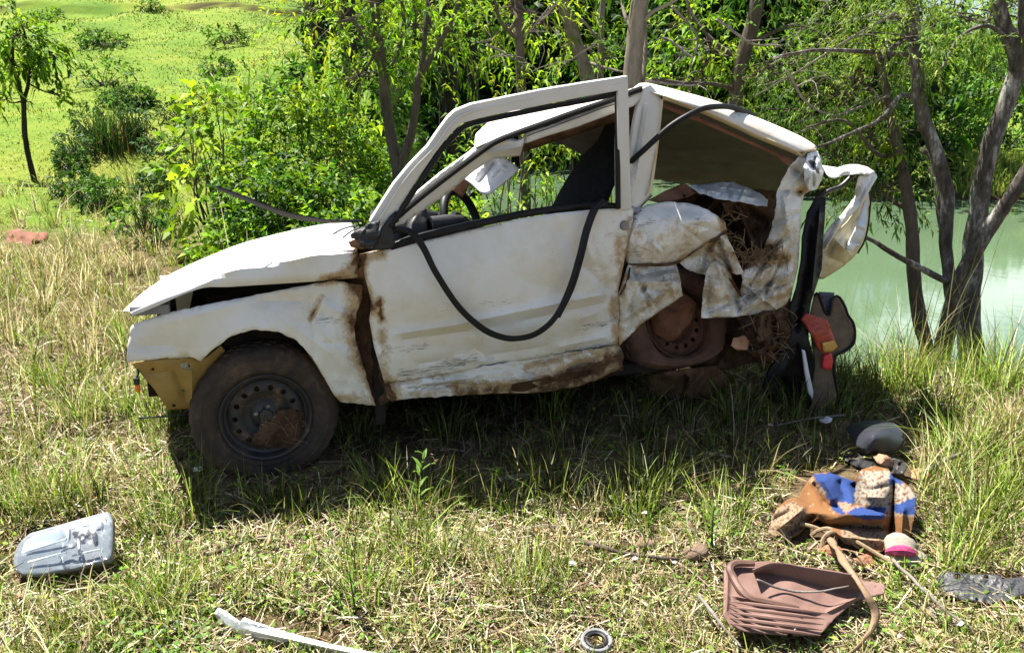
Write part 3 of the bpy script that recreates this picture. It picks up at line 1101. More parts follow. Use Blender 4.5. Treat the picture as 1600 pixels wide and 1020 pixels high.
# roof skin in bent-up panels
near = [(744, 231), (775, 218), (822, 203), (870, 186), (920, 167), (959, 152), (990, 138)]
r0 = [px(u, v, .045) for u, v in near]
r1 = [px(u, v, .30) for u, v in [(742, 222), (768, 195), (815, 180), (860, 176), (910, 162), (955, 150), (990, 139)]]
r2 = [px(u, v, .50) for u, v in [(745, 208), (769, 187), (800, 174), (844, 169), (900, 168), (950, 158), (990, 150)]]
far_edge = [(775, 206), (800, 200), (840, 200), (880, 212), (915, 231), (955, 250), (992, 262)]
r4 = [px(u, v, 1.16) for u, v in far_edge]
r3 = [(np.array(p) + q) / 2 + np.array([0, 0, z]) for p, q, z in zip(r2, r4, (.0, .02, .03, .04, .04, .04, .03))]
r5 = [q + .02 * EO - np.array([0, 0, .008]) for q in r4]
rf = skin("roof", [r0, r1, r2, r3, r4, r5], 44, 36, M['paint'], CAR, .003, (.004, 4), mud=True)
# under it, the headliner
dz = np.array([0, 0, .03])
hl = [[np.array(p) - dz for p in row[2:]] for row in (r0, r1, r2, r3, r4, r5)]
skin("headliner", hl[:-1] + [[p + np.array([0, 0, -.02]) for p in hl[-2]]], 30, 30, M['headliner'], CAR, .003, (.004, 5))
sheet("roof_clip", [(770, 186), (776, 182), (783, 181), (784, 185), (778, 188), (771, 190)], [(770, 186, .44)], M['plastic'], CAR, 5, thick=.015)
# rear roof half
topn = [(1013, 131), (1060, 143), (1120, 160), (1168, 179), (1214, 198), (1250, 214), (1273, 228)]
botn = [(1034, 155), (1066, 166), (1101, 179), (1142, 197), (1182, 216), (1218, 231), (1250, 245)]
q0 = [px(u, v, .04) for u, v in botn]
q1 = [px(u - 2, v - 7, .01) for u, v in botn]
q2 = [px(u - 1, v + 9, .05) for u, v in topn]
q3 = [px(u, v, .16) for u, v in topn]
q7 = [px(u, v, 1.30) for u, v in [(996, 256), (1036, 264), (1078, 270), (1120, 277), (1160, 285), (1196, 293), (1228, 301)]]
q4, q5, q6 = [[np.array(p) * (1 - t) + np.array(q) * t + np.array([0, 0, z]) for p, q in zip(q3, q7)] for t, z in ((.25, .035), (.52, .05), (.80, .03))]
skin("roof", [q1, q2, q3, q4, q5, q6, q7], 44, 40, M['paint'], CAR, .003, (.004, 3.5), mud=True)
skin("roof_peak", [[r0[-1], r1[-1], r2[-1], r3[-1], r4[-1]], [(np.array(x) + np.array(y)) / 2 + np.array([0, 0, .012]) for x, y in zip((r0[-1], r1[-1], r2[-1], r3[-1], r4[-1]), (q2[0], q3[0], q4[0], q5[0], q7[0]))], [q2[0], q3[0], q4[0], q5[0], q7[0]]],
     14, 10, M['paint'], CAR, .003, (.004, 6))
skin("roof_gutter", [q0, [np.array(p) - EO * .012 + np.array([0, 0, .006]) for p in q0], q1], 30, 5, M['cream'], CAR, .004, (.002, 9))
ceil = [[np.array(p) - dz * 1.4 for p in row] for row in (q3, q4, q5, q6, q7)]
ceil[0] = [np.array(p) + .02 * EO + np.array([0, 0, .008]) for p in q0]
ceil.append([np.array(p) + .10 * EO - np.array([0, 0, .03]) for p in ceil[-1]])
skin("headliner", ceil, 36, 34, M['headliner'], CAR, .003, (.006, 4))
sheet("window_edge", [(1030, 158), (1066, 172), (1101, 186), (1142, 205), (1182, 224), (1218, 240), (1246, 250), (1236, 262), (1205, 240), (1160, 220), (1110, 198), (1060, 178), (1030, 166)],
      [(1034, 155, .06), (1250, 245, .06)], M['brown_metal'], CAR, 6, thick=.01)
# door pillar behind the front door
sheet("door_pillar", [(1004, 138), (1016, 132), (1033, 152), (1030, 190), (1024, 240), (1018, 285), (1013, 306), (1002, 320), (986, 330), (984, 296), (986, 262), (996, 200), (1003, 160)],
      [(1004, 140, .03), (1033, 152, .04), (1013, 306, .06), (986, 330, .045), (1010, 220, .03)], M['frame_white'], CAR, 6,
      creases=[((1013, 160), (992, 290), 3, -.018), ((1006, 160), (987, 270), 3, .02)], noise=(.002, 14), thick=.03)
mb = MB(); mb.tube([px(u, v, .045) for u, v in [(1034, 156), (1030, 195), (1024, 245), (1018, 287), (1012, 306)]], .007, 6, 20)
mb.build("pillar_flange", M['cream'], CAR)
sheet("torn_pillar_foot", [(984, 322), (1000, 312), (1014, 300), (1020, 306), (1004, 322), (994, 345), (985, 365), (980, 362), (988, 340)], [(985, 330, .05), (1014, 302, .07)], M['steel'], CAR, 5, noise=(.01, 10))

# --- front door with its window frame standing clear of the roof
door = [(562, 397), (584, 392), (620, 387), (669, 375), (740, 358), (817, 341), (870, 333), (922, 328), (960, 326), (990, 325), (989, 345), (983, 371), (975, 410), (966, 455), (969, 490),
        (969, 522), (966, 540), (910, 549), (851, 558), (780, 569), (716, 581), (650, 592), (601, 599), (594, 575), (584, 540), (577, 500), (580, 470), (572, 440)]
sheet("door", door, [(562, 397, .01), (720, 363, .02), (990, 327, .03), (600, 480, .0), (720, 430, -.03), (850, 400, -.03), (960, 400, .0), (966, 455, .05), (580, 500, .02),
      (620, 560, -.01), (601, 598, .02), (720, 520, .0), (720, 575, .03), (850, 480, -.025), (850, 550, .045), (960, 520, .05), (940, 380, -.012)], M['paint'], CAR, 7,
      creases=[((612, 523), (716, 507), 7, -.018), ((700, 510), (830, 483), 7, -.020), ((815, 486), (955, 458), 7, -.022), ((620, 532), (800, 508), 8, .016), ((800, 505), (950, 472), 8, .018),
               ((871, 350), (905, 410), 14, .018), ((900, 405), (956, 455), 10, .030), ((915, 372), (926, 410), 7, -.016), ((926, 410), (945, 425), 6, .020), ((645, 570), (720, 558), 5, .012), ((700, 560), (780, 566), 6, -.014),
               ((735, 540), (770, 562), 8, .018), ((760, 555), (860, 540), 6, .012), ((860, 545), (955, 525), 6, -.018), ((940, 480), (966, 500), 8, .022), ((900, 500), (960, 480), 8, -.014),
               ((592, 410), (598, 560), 7, .010), ((640, 545), (700, 535), 10, .008), ((800, 430), (900, 470), 18, .010), ((740, 515), (752, 560), 8, -.012)],
      noise=(.0045, 60), sharp=38)
DOOR = bpy.data.objects["door"]
outer = [(578, 347), (597, 316), (616, 287), (640, 258), (669, 228), (688, 200), (700, 184), (712, 173), (737, 163), (790, 152), (844, 141), (910, 130), (981, 119), (983, 180), (984, 250), (987, 327), (966, 328)]
inner = [(965, 250), (966, 142), (920, 150), (875, 159), (830, 168), (781, 178), (750, 185), (725, 192), (714, 200), (698, 216), (681, 238), (655, 276), (637, 304), (622, 328), (609, 350), (594, 352)]
sheet("window_frame", outer + inner, [(578, 347, .0), (700, 184, -.05), (981, 119, -.06), (987, 327, .01), (966, 250, -.03)], M['frame_white'], DOOR, 6, thick=.032, sharp=45, noise=(.001, 40))
bevel(bpy.data.objects['window_frame'], .006, 2)
mb = MB(); mb.tube([px(u, v, -.012 - .045 * min(1, max(0, (345 - v) / 150))) for u, v in [(590, 347), (607, 320), (626, 290), (650, 260), (679, 230), (697, 204), (709, 190), (720, 181), (745, 172), (795, 161), (850, 150), (910, 140), (972, 130)]], .0035, 6, 80)
mb.build('frame_ridge', M['frame_white'], DOOR)
SL = [(966, 326), (965, 250), (964, 150), (958, 148), (920, 156), (875, 164), (830, 173), (781, 183), (750, 190), (727, 197), (716, 206), (700, 222), (684, 242), (658, 281), (640, 309), (622, 336), (610, 356)]
mb = MB(); mb.tube([px(u, v, -.010 - .02 * min(1, max(0, (345 - v) / 150))) for u, v in SL], .0115, 8, 90)
mb.build("window_seal", M['rubber'], DOOR)
sheet("belt_moulding", [(606, 384), (640, 370), (669, 362), (740, 346), (817, 330), (870, 322), (924, 317), (966, 318), (966, 326), (922, 326), (870, 332), (817, 340), (740, 357), (669, 374), (612, 391)],
      [(612, 388, .0), (966, 322, .01), (780, 340, .0)], M['rubber'], DOOR, 6, thick=.025)
sheet("door_card", [(612, 392), (669, 376), (817, 342), (922, 329), (960, 330), (955, 520), (720, 560), (604, 580)], [(612, 392, .10), (922, 329, .10), (700, 560, .12)], M['plastic'], DOOR, 20, thick=.01)
sheet("mirror_mount", [(609, 338), (619, 330), (617, 383), (612, 389), (596, 391), (581, 390), (590, 372), (597, 356)], [(609, 338, -.015), (617, 383, -.02), (581, 390, -.012)], M['plastic'], DOOR, 5, noise=(.003, 9), thick=.02)
sheet("broken_mirror_base", [(547, 367), (556, 360), (575, 350), (594, 343), (592, 358), (588, 372), (584, 382), (570, 388), (558, 384), (562, 374), (549, 373)],
      [(547, 367, -.01), (594, 344, -.02), (570, 386, -.045), (575, 365, -.05)], M['plastic'], DOOR, 5, noise=(.012, 11), thick=.015)
sheet("rusty_bracket", [(544, 378), (560, 372), (578, 378), (580, 386), (565, 390), (548, 386)], [(545, 380, .0), (562, 374, -.03), (580, 386, -.005)], M['brown_metal'], DOOR, 5, noise=(.006, 8))
lk = px(975, 352, .012)
mb = MB(); nn = NOUT
mb.add(*tube_vf([lk, lk + nn * .008, lk + nn * .012, lk + nn * .009, lk + nn * .009], [.021, .021, .018, .014, .002], 24))
bx_ = lk + nn * .0105
mb.box(bx_, ES * .012 + np.array([0, 0, .005]), nn * .002, np.array([0, 0, .002]))
mb.build("lock_barrel", M['steel'], DOOR)
# door seal torn loose and hanging in a loop, and a second length over the rear
LP = [(612, 362), (625, 358), (645, 366), (662, 389), (682, 428), (716, 479), (750, 511), (777, 525), (804, 529), (838, 521), (868, 495), (890, 450), (905, 401), (915, 360), (927, 328), (938, 316), (943, 318)]
oo = np.interp(np.arange(len(LP)), [0, 2, 4, 12, 14, 16], [0.0, -.055, -.075, -.075, -.05, .0])
mb = MB()
mb.tube([px(u, v, o) for (u, v), o in zip(LP, oo)], .0125, 10, 110)
mb.tube([px(u + 2.5 + .8 * math.sin(i), v - 2.5, o - .007) for i, ((u, v), o) in enumerate(zip(LP, oo))], .0062, 7, 110)
mb.tube([px(u + 5, v + 1, o - .006) for (u, v), o in zip(LP[10:], oo[10:])], .0075, 8, 40)
mb.build("hanging_door_seal", M['rubber'], CAR)
mb = MB()
mb.tube([px(u, v, o) for u, v, o in [(982, 256, .06), (1000, 240, -.0), (1025, 217, -.04), (1048, 197, -.06), (1072, 182, -.07), (1095, 171, -.06), (1115, 167, -.03), (1138, 167, .03), (1160, 173, .10), (1176, 180, .18)]], .0125, 10, 70)
mb.build("loose_rubber_tube", M['rubber'], CAR)
# windscreen rubber thrown back over the bonnet
wb = [(341, 294), (372, 306), (405, 319), (436, 331), (464, 339), (490, 343), (513, 346), (540, 346), (568, 345)]
mb = MB()
for k in range(6):
    mb.tube([px(u + (k - 3) * 1.0 * (1 - i / 8), v + (k - 2.5) * 2.2 * (.9 - .08 * i) * (.3 + .7 * math.sin(.3 + i * .36)), .10 + .07 * k + .02 * i) for i, (u, v) in enumerate(wb)], .0042, 6, 40)
mb.build("windscreen_rubber", M['rubber'], CAR)
mb = MB()
mb.tube([px(520, 366, .05), px(535, 358, .05), px(556, 352, .05)], .004, 6, 10)
mb.tube([px(535, 372, .03), px(548, 362, .03), px(560, 356, .04)], .0035, 6, 10)
mb.build("wiper_arm", M['steel'], CAR)

# --- sill and the muddy gash ahead of the door
sheet("gash", [(552, 400), (563, 396), (575, 430), (582, 470), (585, 520), (596, 566), (607, 600), (618, 622), (600, 632), (586, 634), (570, 604), (560, 566), (545, 530), (545, 470)],
      [(556, 400, .10), (575, 500, .09), (600, 625, .05), (565, 560, .11)], M['rust'], CAR, 6, noise=(.018, 14), thick=.004)
sheet("sill", [(601, 598), (650, 591), (716, 580), (780, 568), (851, 557), (910, 548), (967, 538), (975, 556), (972, 574), (940, 590), (902, 604), (860, 611), (817, 614), (760, 615), (716, 618), (650, 622), (612, 627), (604, 620)],
      [(601, 598, .05), (716, 583, .05), (851, 560, .055), (967, 540, .06), (650, 608, .0), (760, 600, -.012), (860, 585, .0), (960, 556, .02), (612, 626, .03), (716, 618, .04), (817, 614, .05), (902, 604, .06), (970, 572, .07)],
      M['paint'], CAR, crumple=(14, 4, .008), step=6, creases=[((610, 606), (740, 590), 5, -.02), ((740, 590), (770, 606), 5, .016), ((770, 604), (880, 585), 6, -.018), ((770, 615), (860, 605), 6, .014), ((880, 575), (960, 552), 5, .016)], noise=(.006, 24), jit=1)
sheet("sill_underside", [(716, 616), (760, 606), (817, 598), (870, 586), (930, 568), (972, 552), (974, 578), (940, 592), (902, 606), (860, 613), (817, 616), (760, 617)],
      [(716, 616, .03), (820, 600, .02), (972, 556, .035), (972, 578, .10), (820, 616, .08), (870, 590, .005)], M['rust'], CAR, 6, creases=[((930, 570), (940, 592), 5, .03)], noise=(.005, 16))

# --- crushed rear quarter
QP = M['paint']
sheet("quarter_panel", [(990, 337), (1000, 326), (1012, 319), (1040, 315), (1073, 317), (1092, 322), (1107, 328), (1122, 338), (1134, 349), (1136, 360), (1124, 370), (1107, 379), (1085, 392), (1064, 407), (1040, 412),
      (1010, 413), (982, 413), (976, 402), (980, 372)],
      [(990, 337, .05), (1012, 319, .06), (1073, 317, .05), (1134, 352, .02), (1107, 379, .05), (1064, 407, .07), (982, 412, .07), (977, 402, .06), (1040, 365, -.055), (1095, 350, -.06), (1010, 375, -.02), (1030, 400, .0)],
      QP, CAR, crumple=(3, 5, .007), step=5, creases=[((998, 336), (1126, 349), 12, -.014), ((984, 394), (1100, 376), 9, -.012), ((1060, 330), (1052, 400), 4, .012), ((1085, 352), (1130, 362), 6, .02), ((1070, 370), (1130, 352), 6, -.015), ((1040, 322), (1100, 332), 6, .012), ((1000, 335), (982, 380), 5, -.01), ((1012, 345), (1020, 395), 10, .008)], noise=(.004, 25), jit=.8)
sheet("folded_panel", [(982, 412), (1010, 413), (1040, 411), (1056, 413), (1062, 430), (1067, 462), (1050, 474), (1029, 488), (1010, 501), (995, 513), (980, 528), (968, 541), (966, 520), (969, 490), (966, 460), (974, 436)],
      [(982, 412, .08), (1056, 413, .10), (1067, 462, .02), (1029, 488, .04), (968, 541, .05), (966, 460, .06), (1010, 430, .01), (1040, 440, -.03), (1000, 470, -.03), (1020, 425, .07)], QP, CAR, sharp=13, crumple=(5, 4, .018), step=5,
      creases=[((972, 500), (1062, 440), 5, -.04), ((982, 416), (1030, 486), 4, .035), ((985, 432), (1058, 418), 6, .04), ((984, 440), (1062, 440), 4, -.03), ((1000, 450), (1064, 460), 6, .025), ((990, 455), (985, 520), 5, .03), ((1045, 430), (1056, 470), 5, -.03)], noise=(.007, 18), jit=.8)
mb = MB()
for pts in ([(1117, 406), (1130, 418), (1142, 436), (1155, 458), (1162, 470)], [(1064, 408), (1050, 413), (1020, 414), (984, 413)], [(1108, 379), (1122, 371), (1134, 362)], [(1158, 428), (1174, 410), (1190, 394)], [(968, 462), (980, 440), (984, 418)]):
    mb.tube([px(u, v, .030) for u, v in pts], [.004, .008, .004], 6, 14)
tag(mb.build("torn_seam", M['rust'], CAR), kind="stuff")
sheet("bent_flap", [(1107, 379), (1122, 370), (1134, 366), (1142, 382), (1152, 405), (1162, 428), (1150, 429), (1140, 426), (1128, 415), (1116, 405), (1108, 415), (1103, 430), (1090, 428), (1072, 420), (1060, 410), (1082, 396)],
      [(1107, 379, .06), (1134, 366, .0), (1162, 428, -.02), (1116, 405, .08), (1103, 430, .09), (1060, 410, .12), (1130, 395, .05)], QP, CAR, sharp=13, crumple=(5, 3, .022), step=4,
      creases=[((1122, 372), (1140, 424), 3.5, .05), ((1104, 385), (1092, 426), 5, -.03), ((1116, 380), (1118, 402), 4, -.025)], noise=(.006, 12), jit=.8)
sheet("crumpled_pillar", [(1275, 233), (1284, 262), (1283, 280), (1274, 294), (1256, 305), (1251, 330), (1251, 352), (1249, 385), (1247, 415), (1243, 435), (1236, 464), (1225, 478), (1214, 484), (1195, 489), (1176, 492),
      (1150, 495), (1125, 496), (1096, 497), (1098, 460), (1103, 428), (1109, 412), (1117, 405), (1128, 412), (1138, 424), (1146, 440), (1155, 458), (1160, 440), (1158, 428), (1172, 410), (1190, 393),
      (1200, 372), (1207, 350), (1212, 325), (1214, 302), (1223, 280), (1234, 260), (1248, 245)],
      [(1275, 235, .05), (1248, 246, .05), (1283, 268, .08), (1225, 290, .06), (1254, 305, .07), (1230, 350, -.02), (1207, 350, .06), (1250, 352, .05), (1220, 410, -.04), (1247, 415, .04), (1180, 430, -.01), (1215, 480, .03),
       (1160, 470, -.035), (1120, 450, -.06), (1098, 460, .02), (1096, 497, .0), (1176, 491, .03), (1117, 406, .03), (1155, 456, .05), (1190, 394, .05)], QP, CAR, sharp=13, crumple=(12, 4, .020), step=4.5,
      creases=[((1120, 412), (1212, 482), 4, -.04), ((1150, 494), (1244, 418), 5, -.045), ((1196, 396), (1246, 360), 5, .04), ((1110, 486), (1240, 440), 3.5, .03), ((1222, 300), (1244, 410), 4, -.03), ((1204, 352), (1250, 330), 4, .03), ((1236, 262), (1280, 290), 6, .04), ((1258, 245), (1272, 300), 5, -.03), ((1215, 300), (1256, 300), 4, .03), ((1228, 310), (1222, 400), 10, -.02), ((1176, 420), (1236, 405), 7, .03), ((1118, 410), (1148, 480), 4, -.05),
               ((1130, 425), (1160, 492), 5, .045), ((1160, 455), (1230, 440), 8, .03), ((1170, 480), (1215, 460), 6, -.025), ((1104, 470), (1170, 486), 6, .012), ((1110, 420), (1104, 492), 5, .02), ((1180, 440), (1232, 462), 6, -.02)],
      noise=(.008, 20), jit=.8)
# crushed metal and dirt inside the rear quarter
sheet("wheel_housing", [(960, 430), (1000, 340), (1060, 300), (1130, 290), (1215, 300), (1236, 400), (1236, 480), (1215, 560), (1120, 580), (1040, 570), (975, 560)],
      [(960, 430, .22), (1060, 300, .40), (1215, 300, .34), (1140, 380, .30), (1080, 450, .36), (1236, 480, .2), (1120, 580, .28), (975, 560, .26)], M['rust'], CAR, crumple=(16, 6, .05), step=9, noise=(.045, 26), jit=1.5,
      creases=[((1130, 320), (1190, 400), 8, -.06), ((1150, 310), (1140, 400), 6, .06), ((1180, 320), (1200, 390), 6, -.05)])
sheet("torn_inner_panel", [(1013, 313), (1040, 298), (1069, 286), (1080, 293), (1088, 301), (1075, 308), (1050, 314), (1030, 317)], [(1013, 313, .14), (1069, 287, .24), (1050, 314, .14)], M['brown_metal'], CAR, 5, noise=(.006, 12),
      holes=[[(1066, 305), (1070, 303), (1073, 306), (1069, 309)]])
sheet("crumpled_shelf", [(1076, 288), (1101, 287), (1125, 284), (1145, 283), (1166, 292), (1186, 301), (1200, 312), (1199, 322), (1180, 320), (1160, 316), (1126, 311), (1108, 306), (1091, 301)],
      [(1076, 288, .25), (1145, 283, .34), (1199, 318, .15), (1126, 311, .10), (1091, 301, .18)], M['blue_white'], CAR, crumple=(6, 3, .016), step=4, creases=[((1085, 294), (1190, 312), 4, -.035), ((1135, 286), (1140, 312), 4, .04), ((1165, 292), (1155, 316), 4, -.03)], noise=(.008, 10), jit=.8)
sheet("crushed_bracket", [(1128, 318), (1150, 312), (1185, 322), (1204, 330), (1206, 350), (1196, 380), (1175, 398), (1166, 380), (1160, 352), (1138, 340)], [(1128, 318, .16), (1204, 330, .12), (1175, 398, .12), (1165, 345, .24)], M['rust'], CAR, crumple=(6,4,.03), step=5,
      creases=[((1150, 318), (1180, 390), 5, -.08), ((1165, 322), (1200, 350), 5, .05)], noise=(.012, 12), jit=1)
sheet("torn_floor", [(1150, 495), (1178, 490), (1214, 482), (1236, 466), (1240, 500), (1236, 535), (1222, 556), (1200, 568), (1178, 560), (1150, 545), (1160, 520)],
      [(1150, 495, .08), (1236, 470, .06), (1236, 535, .03), (1200, 566, .05), (1180, 520, .0)], M['rust'], CAR, crumple=(9, 4, .035), step=5, creases=[((1190, 490), (1180, 540), 4, -.07), ((1205, 490), (1215, 540), 4, .06), ((1160, 530), (1220, 535), 5, -.05)], noise=(.025, 13), jit=1.5,
      holes=[[(1164, 520), (1176, 516), (1184, 522), (1178, 528), (1168, 527)]])
sheet("lamp_panel", [(1148, 528), (1164, 524), (1172, 534), (1168, 546), (1152, 548), (1142, 540)], [(1148, 528, -.01), (1168, 546, -.02)], simple("pink_brown_primer", (.34, .16, .09), (.5, .27, .17), .6), CAR, 4, noise=(.01, 8), thick=.008)
mb = MB()
rr = np.random.default_rng(11)
for k in range(170):                                     # roots and dead grass jammed in the folds
    if k < 90: c = px(rr.uniform(1150, 1225), rr.uniform(388, 412), rr.uniform(-.05, .03))
    elif k < 135: c = px(rr.uniform(1165, 1236), rr.uniform(488, 556), rr.uniform(-.04, .03))
    else: c = px(rr.uniform(1120, 1160), rr.uniform(330, 400), rr.uniform(.02, .10))
    d = rr.normal(size=3); d[2] *= .45
    d /= np.linalg.norm(d)
    L = rr.uniform(.03, .13)
    bow = rr.normal(size=3) * .018
    mb.tube([c - d * L / 2, c + bow, c + d * L / 2 - np.array([0, 0, .012])], rr.uniform(.0010, .0022), 4, 5)
tag(mb.build("jammed_dead_grass", simple("root_fibre", (.12, .065, .03), (.30, .20, .10), .85), CAR), kind="stuff")

# --- tailgate torn open and hanging trim
sheet("torn_tailgate_top", [(1283, 258), (1308, 262), (1326, 257), (1340, 257), (1356, 261), (1368, 269), (1360, 273), (1340, 272), (1318, 274), (1304, 279), (1296, 277), (1290, 270)],
      [(1283, 258, .12), (1340, 257, .26), (1368, 269, .20), (1300, 279, .06), (1340, 272, .10)], M['paint'], CAR, crumple=(4, 3, .012), step=4, creases=[((1300, 268), (1360, 268), 5, -.03)], noise=(.005, 12))
sheet("torn_tailgate", [(1368, 268), (1371, 277), (1362, 292), (1352, 310), (1338, 328), (1322, 346), (1308, 362), (1296, 380), (1288, 400), (1284, 430), (1278, 438), (1276, 420), (1280, 396), (1288, 366), (1298, 352), (1314, 336),
       (1328, 318), (1334, 306), (1338, 290), (1342, 275), (1356, 272)],
      [(1368, 269, .20), (1340, 276, .14), (1334, 306, .16), (1352, 310, .10), (1310, 345, .08), (1284, 380, .10), (1280, 434, .10)], M['paint'], CAR, sharp=13, crumple=(6, 3.5, .014), step=5, creases=[((1364, 276), (1300, 360), 5, -.03), ((1340, 290), (1330, 318), 4, .02)], noise=(.005, 16))
sheet("tailgate_skin", [(1356, 296), (1359, 316), (1358, 342), (1354, 366), (1346, 386), (1334, 402), (1318, 416), (1300, 428), (1286, 436), (1278, 436), (1282, 410), (1290, 384), (1304, 366), (1324, 346), (1342, 322)],
      [(1356, 300, .16), (1356, 340, .22), (1340, 395, .24), (1284, 436, .18), (1290, 384, .12), (1320, 350, .10), (1320, 390, .07)], M['cream'], CAR, sharp=13, crumple=(7, 4, .014), step=5, creases=[((1300, 372), (1330, 400), 8, -.02), ((1290, 400), (1320, 412), 6, .02)], noise=(.006, 18))
sheet("bright_tailgate_edge", [(1351, 316), (1356, 312), (1355, 345), (1350, 368), (1342, 384), (1332, 392), (1322, 390), (1330, 372), (1342, 345)], [(1351, 316, .10), (1340, 390, .08), (1325, 388, .04)], M['blue_white'], CAR, 4,
      creases=[((1336, 350), (1354, 358), 3, -.02), ((1328, 376), (1346, 380), 3, .02)], noise=(.004, 9), thick=.006)
mb = MB(); mb.tube([px(u, v, .20) for u, v in [(1368, 268), (1362, 300), (1359, 330), (1356, 356), (1350, 378), (1340, 396)]], .005, 6, 24)
mb.build("tailgate_rubber", M['rubber'], CAR)
mb = MB(); mb.tube([px(u, v, .20) for u, v in [(1276, 316), (1292, 300), (1312, 292), (1326, 280), (1336, 268)]], .011, 7, 20)
mb.build("tailgate_hinge", M['plastic'], CAR)
sheet("crumpled_corner", [(1262, 240), (1277, 236), (1284, 252), (1287, 268), (1284, 282), (1276, 296), (1264, 300), (1258, 284), (1256, 262)], [(1262, 240, .03), (1287, 268, .05), (1264, 300, .04), (1270, 268, -.02)], M['steel'] if False else M['blue_white'], CAR, crumple=(6, 3, .02), step=4,
      creases=[((1262, 250), (1284, 276), 3, .035), ((1278, 244), (1262, 290), 3, -.035), ((1268, 242), (1272, 296), 3, .03)], noise=(.008, 8), jit=1)
# black bumper skin hanging in strips
sheet("hanging_bumper_skin", [(1275, 308), (1290, 308), (1289, 340), (1286, 380), (1284, 420), (1276, 446), (1268, 470), (1263, 500), (1264, 530), (1272, 560), (1274, 600), (1280, 640), (1276, 690), (1264, 696), (1258, 660), (1262, 610), (1254, 560),
       (1246, 534), (1240, 560), (1222, 584), (1200, 600), (1196, 590), (1216, 560), (1236, 520), (1234, 480), (1246, 440), (1252, 410), (1254, 370), (1262, 330)],
      [(1275, 308, .10), (1290, 310, .08), (1252, 410, .03), (1284, 410, .02), (1236, 500, .02), (1264, 530, -.03), (1200, 596, .03), (1266, 690, -.03), (1270, 620, .0)], M['rubber'], CAR, 6, creases=[((1282, 320), (1268, 460), 4, -.025), ((1262, 420), (1244, 520), 4, .03), ((1268, 350), (1262, 440), 3, .02)], noise=(.008, 22), thick=.008)
sheet("bumper_shadow", [(1190, 604), (1206, 570), (1234, 540), (1250, 520), (1262, 540), (1272, 600), (1276, 660), (1270, 694), (1246, 690), (1228, 664), (1208, 636)],  # dark sheet standing in for the black shadow behind the hanging strips
      [(1190, 604, .10), (1240, 560, .03), (1272, 620, .06), (1262, 690, .02), (1220, 640, .10)], M['dark'], CAR, 7, creases=[((1215, 580), (1262, 660), 6, .05)], noise=(.02, 18), thick=.01)
sheet("bright_strut", [(1254, 546), (1258, 548), (1264, 580), (1271, 612), (1270, 624), (1264, 614), (1258, 580)], [(1254, 546, -.06)], M['blue_white'], CAR, 4, thick=.01)
board = [(1272, 462), (1278, 458), (1284, 474), (1290, 490), (1296, 492), (1298, 480), (1301, 466), (1310, 463), (1320, 478), (1325, 492), (1333, 504), (1336, 520), (1333, 538), (1318, 550), (1306, 556), (1303, 574), (1306, 600), (1307, 624), (1300, 646), (1288, 660), (1274, 664),
         (1268, 640), (1270, 600), (1274, 570), (1268, 530), (1264, 500)]
TB = sheet("hardboard_trim", board, [(1272, 462, .05), (1336, 520, .0), (1300, 560, -.02), (1285, 660, -.06), (1268, 560, .0)], simple("brown_hardboard", (.10, .07, .045), (.19, .135, .085), .85, 14, bump=.3), CAR, 6, noise=(.006, 28), thick=.006,
           colf=None)
mb = MB(); mb.tube([px(u, v, o) for (u, v), o in zip(board[:20], np.linspace(.045, -.06, 20))], .0065, 6, 70)
mb.build("trim_binding", M['rubber'], TB)
sheet("grey_flap", [(1280, 456), (1304, 457), (1302, 474), (1299, 492), (1291, 495), (1286, 478)], [(1280, 456, .07), (1299, 492, .05)], simple("slate_blue_plastic", (.07, .075, .10), (.11, .115, .14), .5), CAR, 5, thick=.006, noise=(.004, 10))
RED = simple("red_lamp_plastic", (.30, .035, .022), (.44, .075, .045), .3, 8, bump=.05)
sheet("red_tail_lamp", [(1254, 500), (1262, 490), (1275, 494), (1293, 500), (1300, 518), (1306, 534), (1300, 546), (1288, 554), (1280, 546), (1268, 522)], [(1254, 500, -.03), (1306, 540, -.06), (1280, 525, -.06)], RED, CAR, 5, noise=(.003, 12), thick=.02)
mb = MB()
for i in range(5):
    t = .12 + .19 * i
    mb.tube([px(1258 + 34 * t, 497 + 42 * t, -.062), px(1268 + 32 * t, 493 + 40 * t, -.072), px(1280 + 26 * t, 494 + 40 * t, -.070)], .0022, 5, 8)
mb.build("lens_rib", RED, bpy.data.objects["red_tail_lamp"])
sheet("amber_lamp_edge", [(1286, 536), (1304, 532), (1309, 542), (1300, 550), (1288, 550)], [(1286, 536, -.075)], simple("amber_lamp_plastic", (.55, .26, .05), (.65, .36, .10), .35), CAR, 4, thick=.012)
sheet("red_reflector", [(1289, 556), (1299, 552), (1302, 564), (1299, 578), (1286, 576), (1287, 566)], [(1289, 556, -.05)], simple("bright_red_reflector", (.62, .03, .04), (.72, .06, .07), .3), CAR, 4, thick=.015)
# ------------------------------------------------------------------ foliage
def rnd_dirs(n, r):
    d = r.normal(size=(n, 3))
    return d / (np.linalg.norm(d, axis=1)[:, None] + 1e-9)


def unit(a):
    return a / (np.linalg.norm(a, axis=1)[:, None] + 1e-9)


def leaf_arrays(P, D, L, W, C, r, droop=0.25):
    """folded leaf blades: base, two sides, tip"""
    n = len(P)
    D = unit(D)
    S = unit(np.cross(D, rnd_dirs(n, r) * 0.55 + np.array([0, 0, 1.0])))
    N = np.cross(S, D)
    L = np.broadcast_to(L, (n,))[:, None]
    W = np.broadcast_to(W, (n,))[:, None]
    mid = P + D * L * 0.42 + N * W * 0.18
    tip = P + D * L - np.array([0, 0, 1.0]) * L * droop
    V = np.stack([P, mid + S * W / 2, tip, mid - S * W / 2], 1).reshape(-1, 3)
    i = np.arange(n)[:, None] * 4
    F = i + np.array([[0, 1, 2, 3]])
    return V, F, np.repeat(C, 4, axis=0)


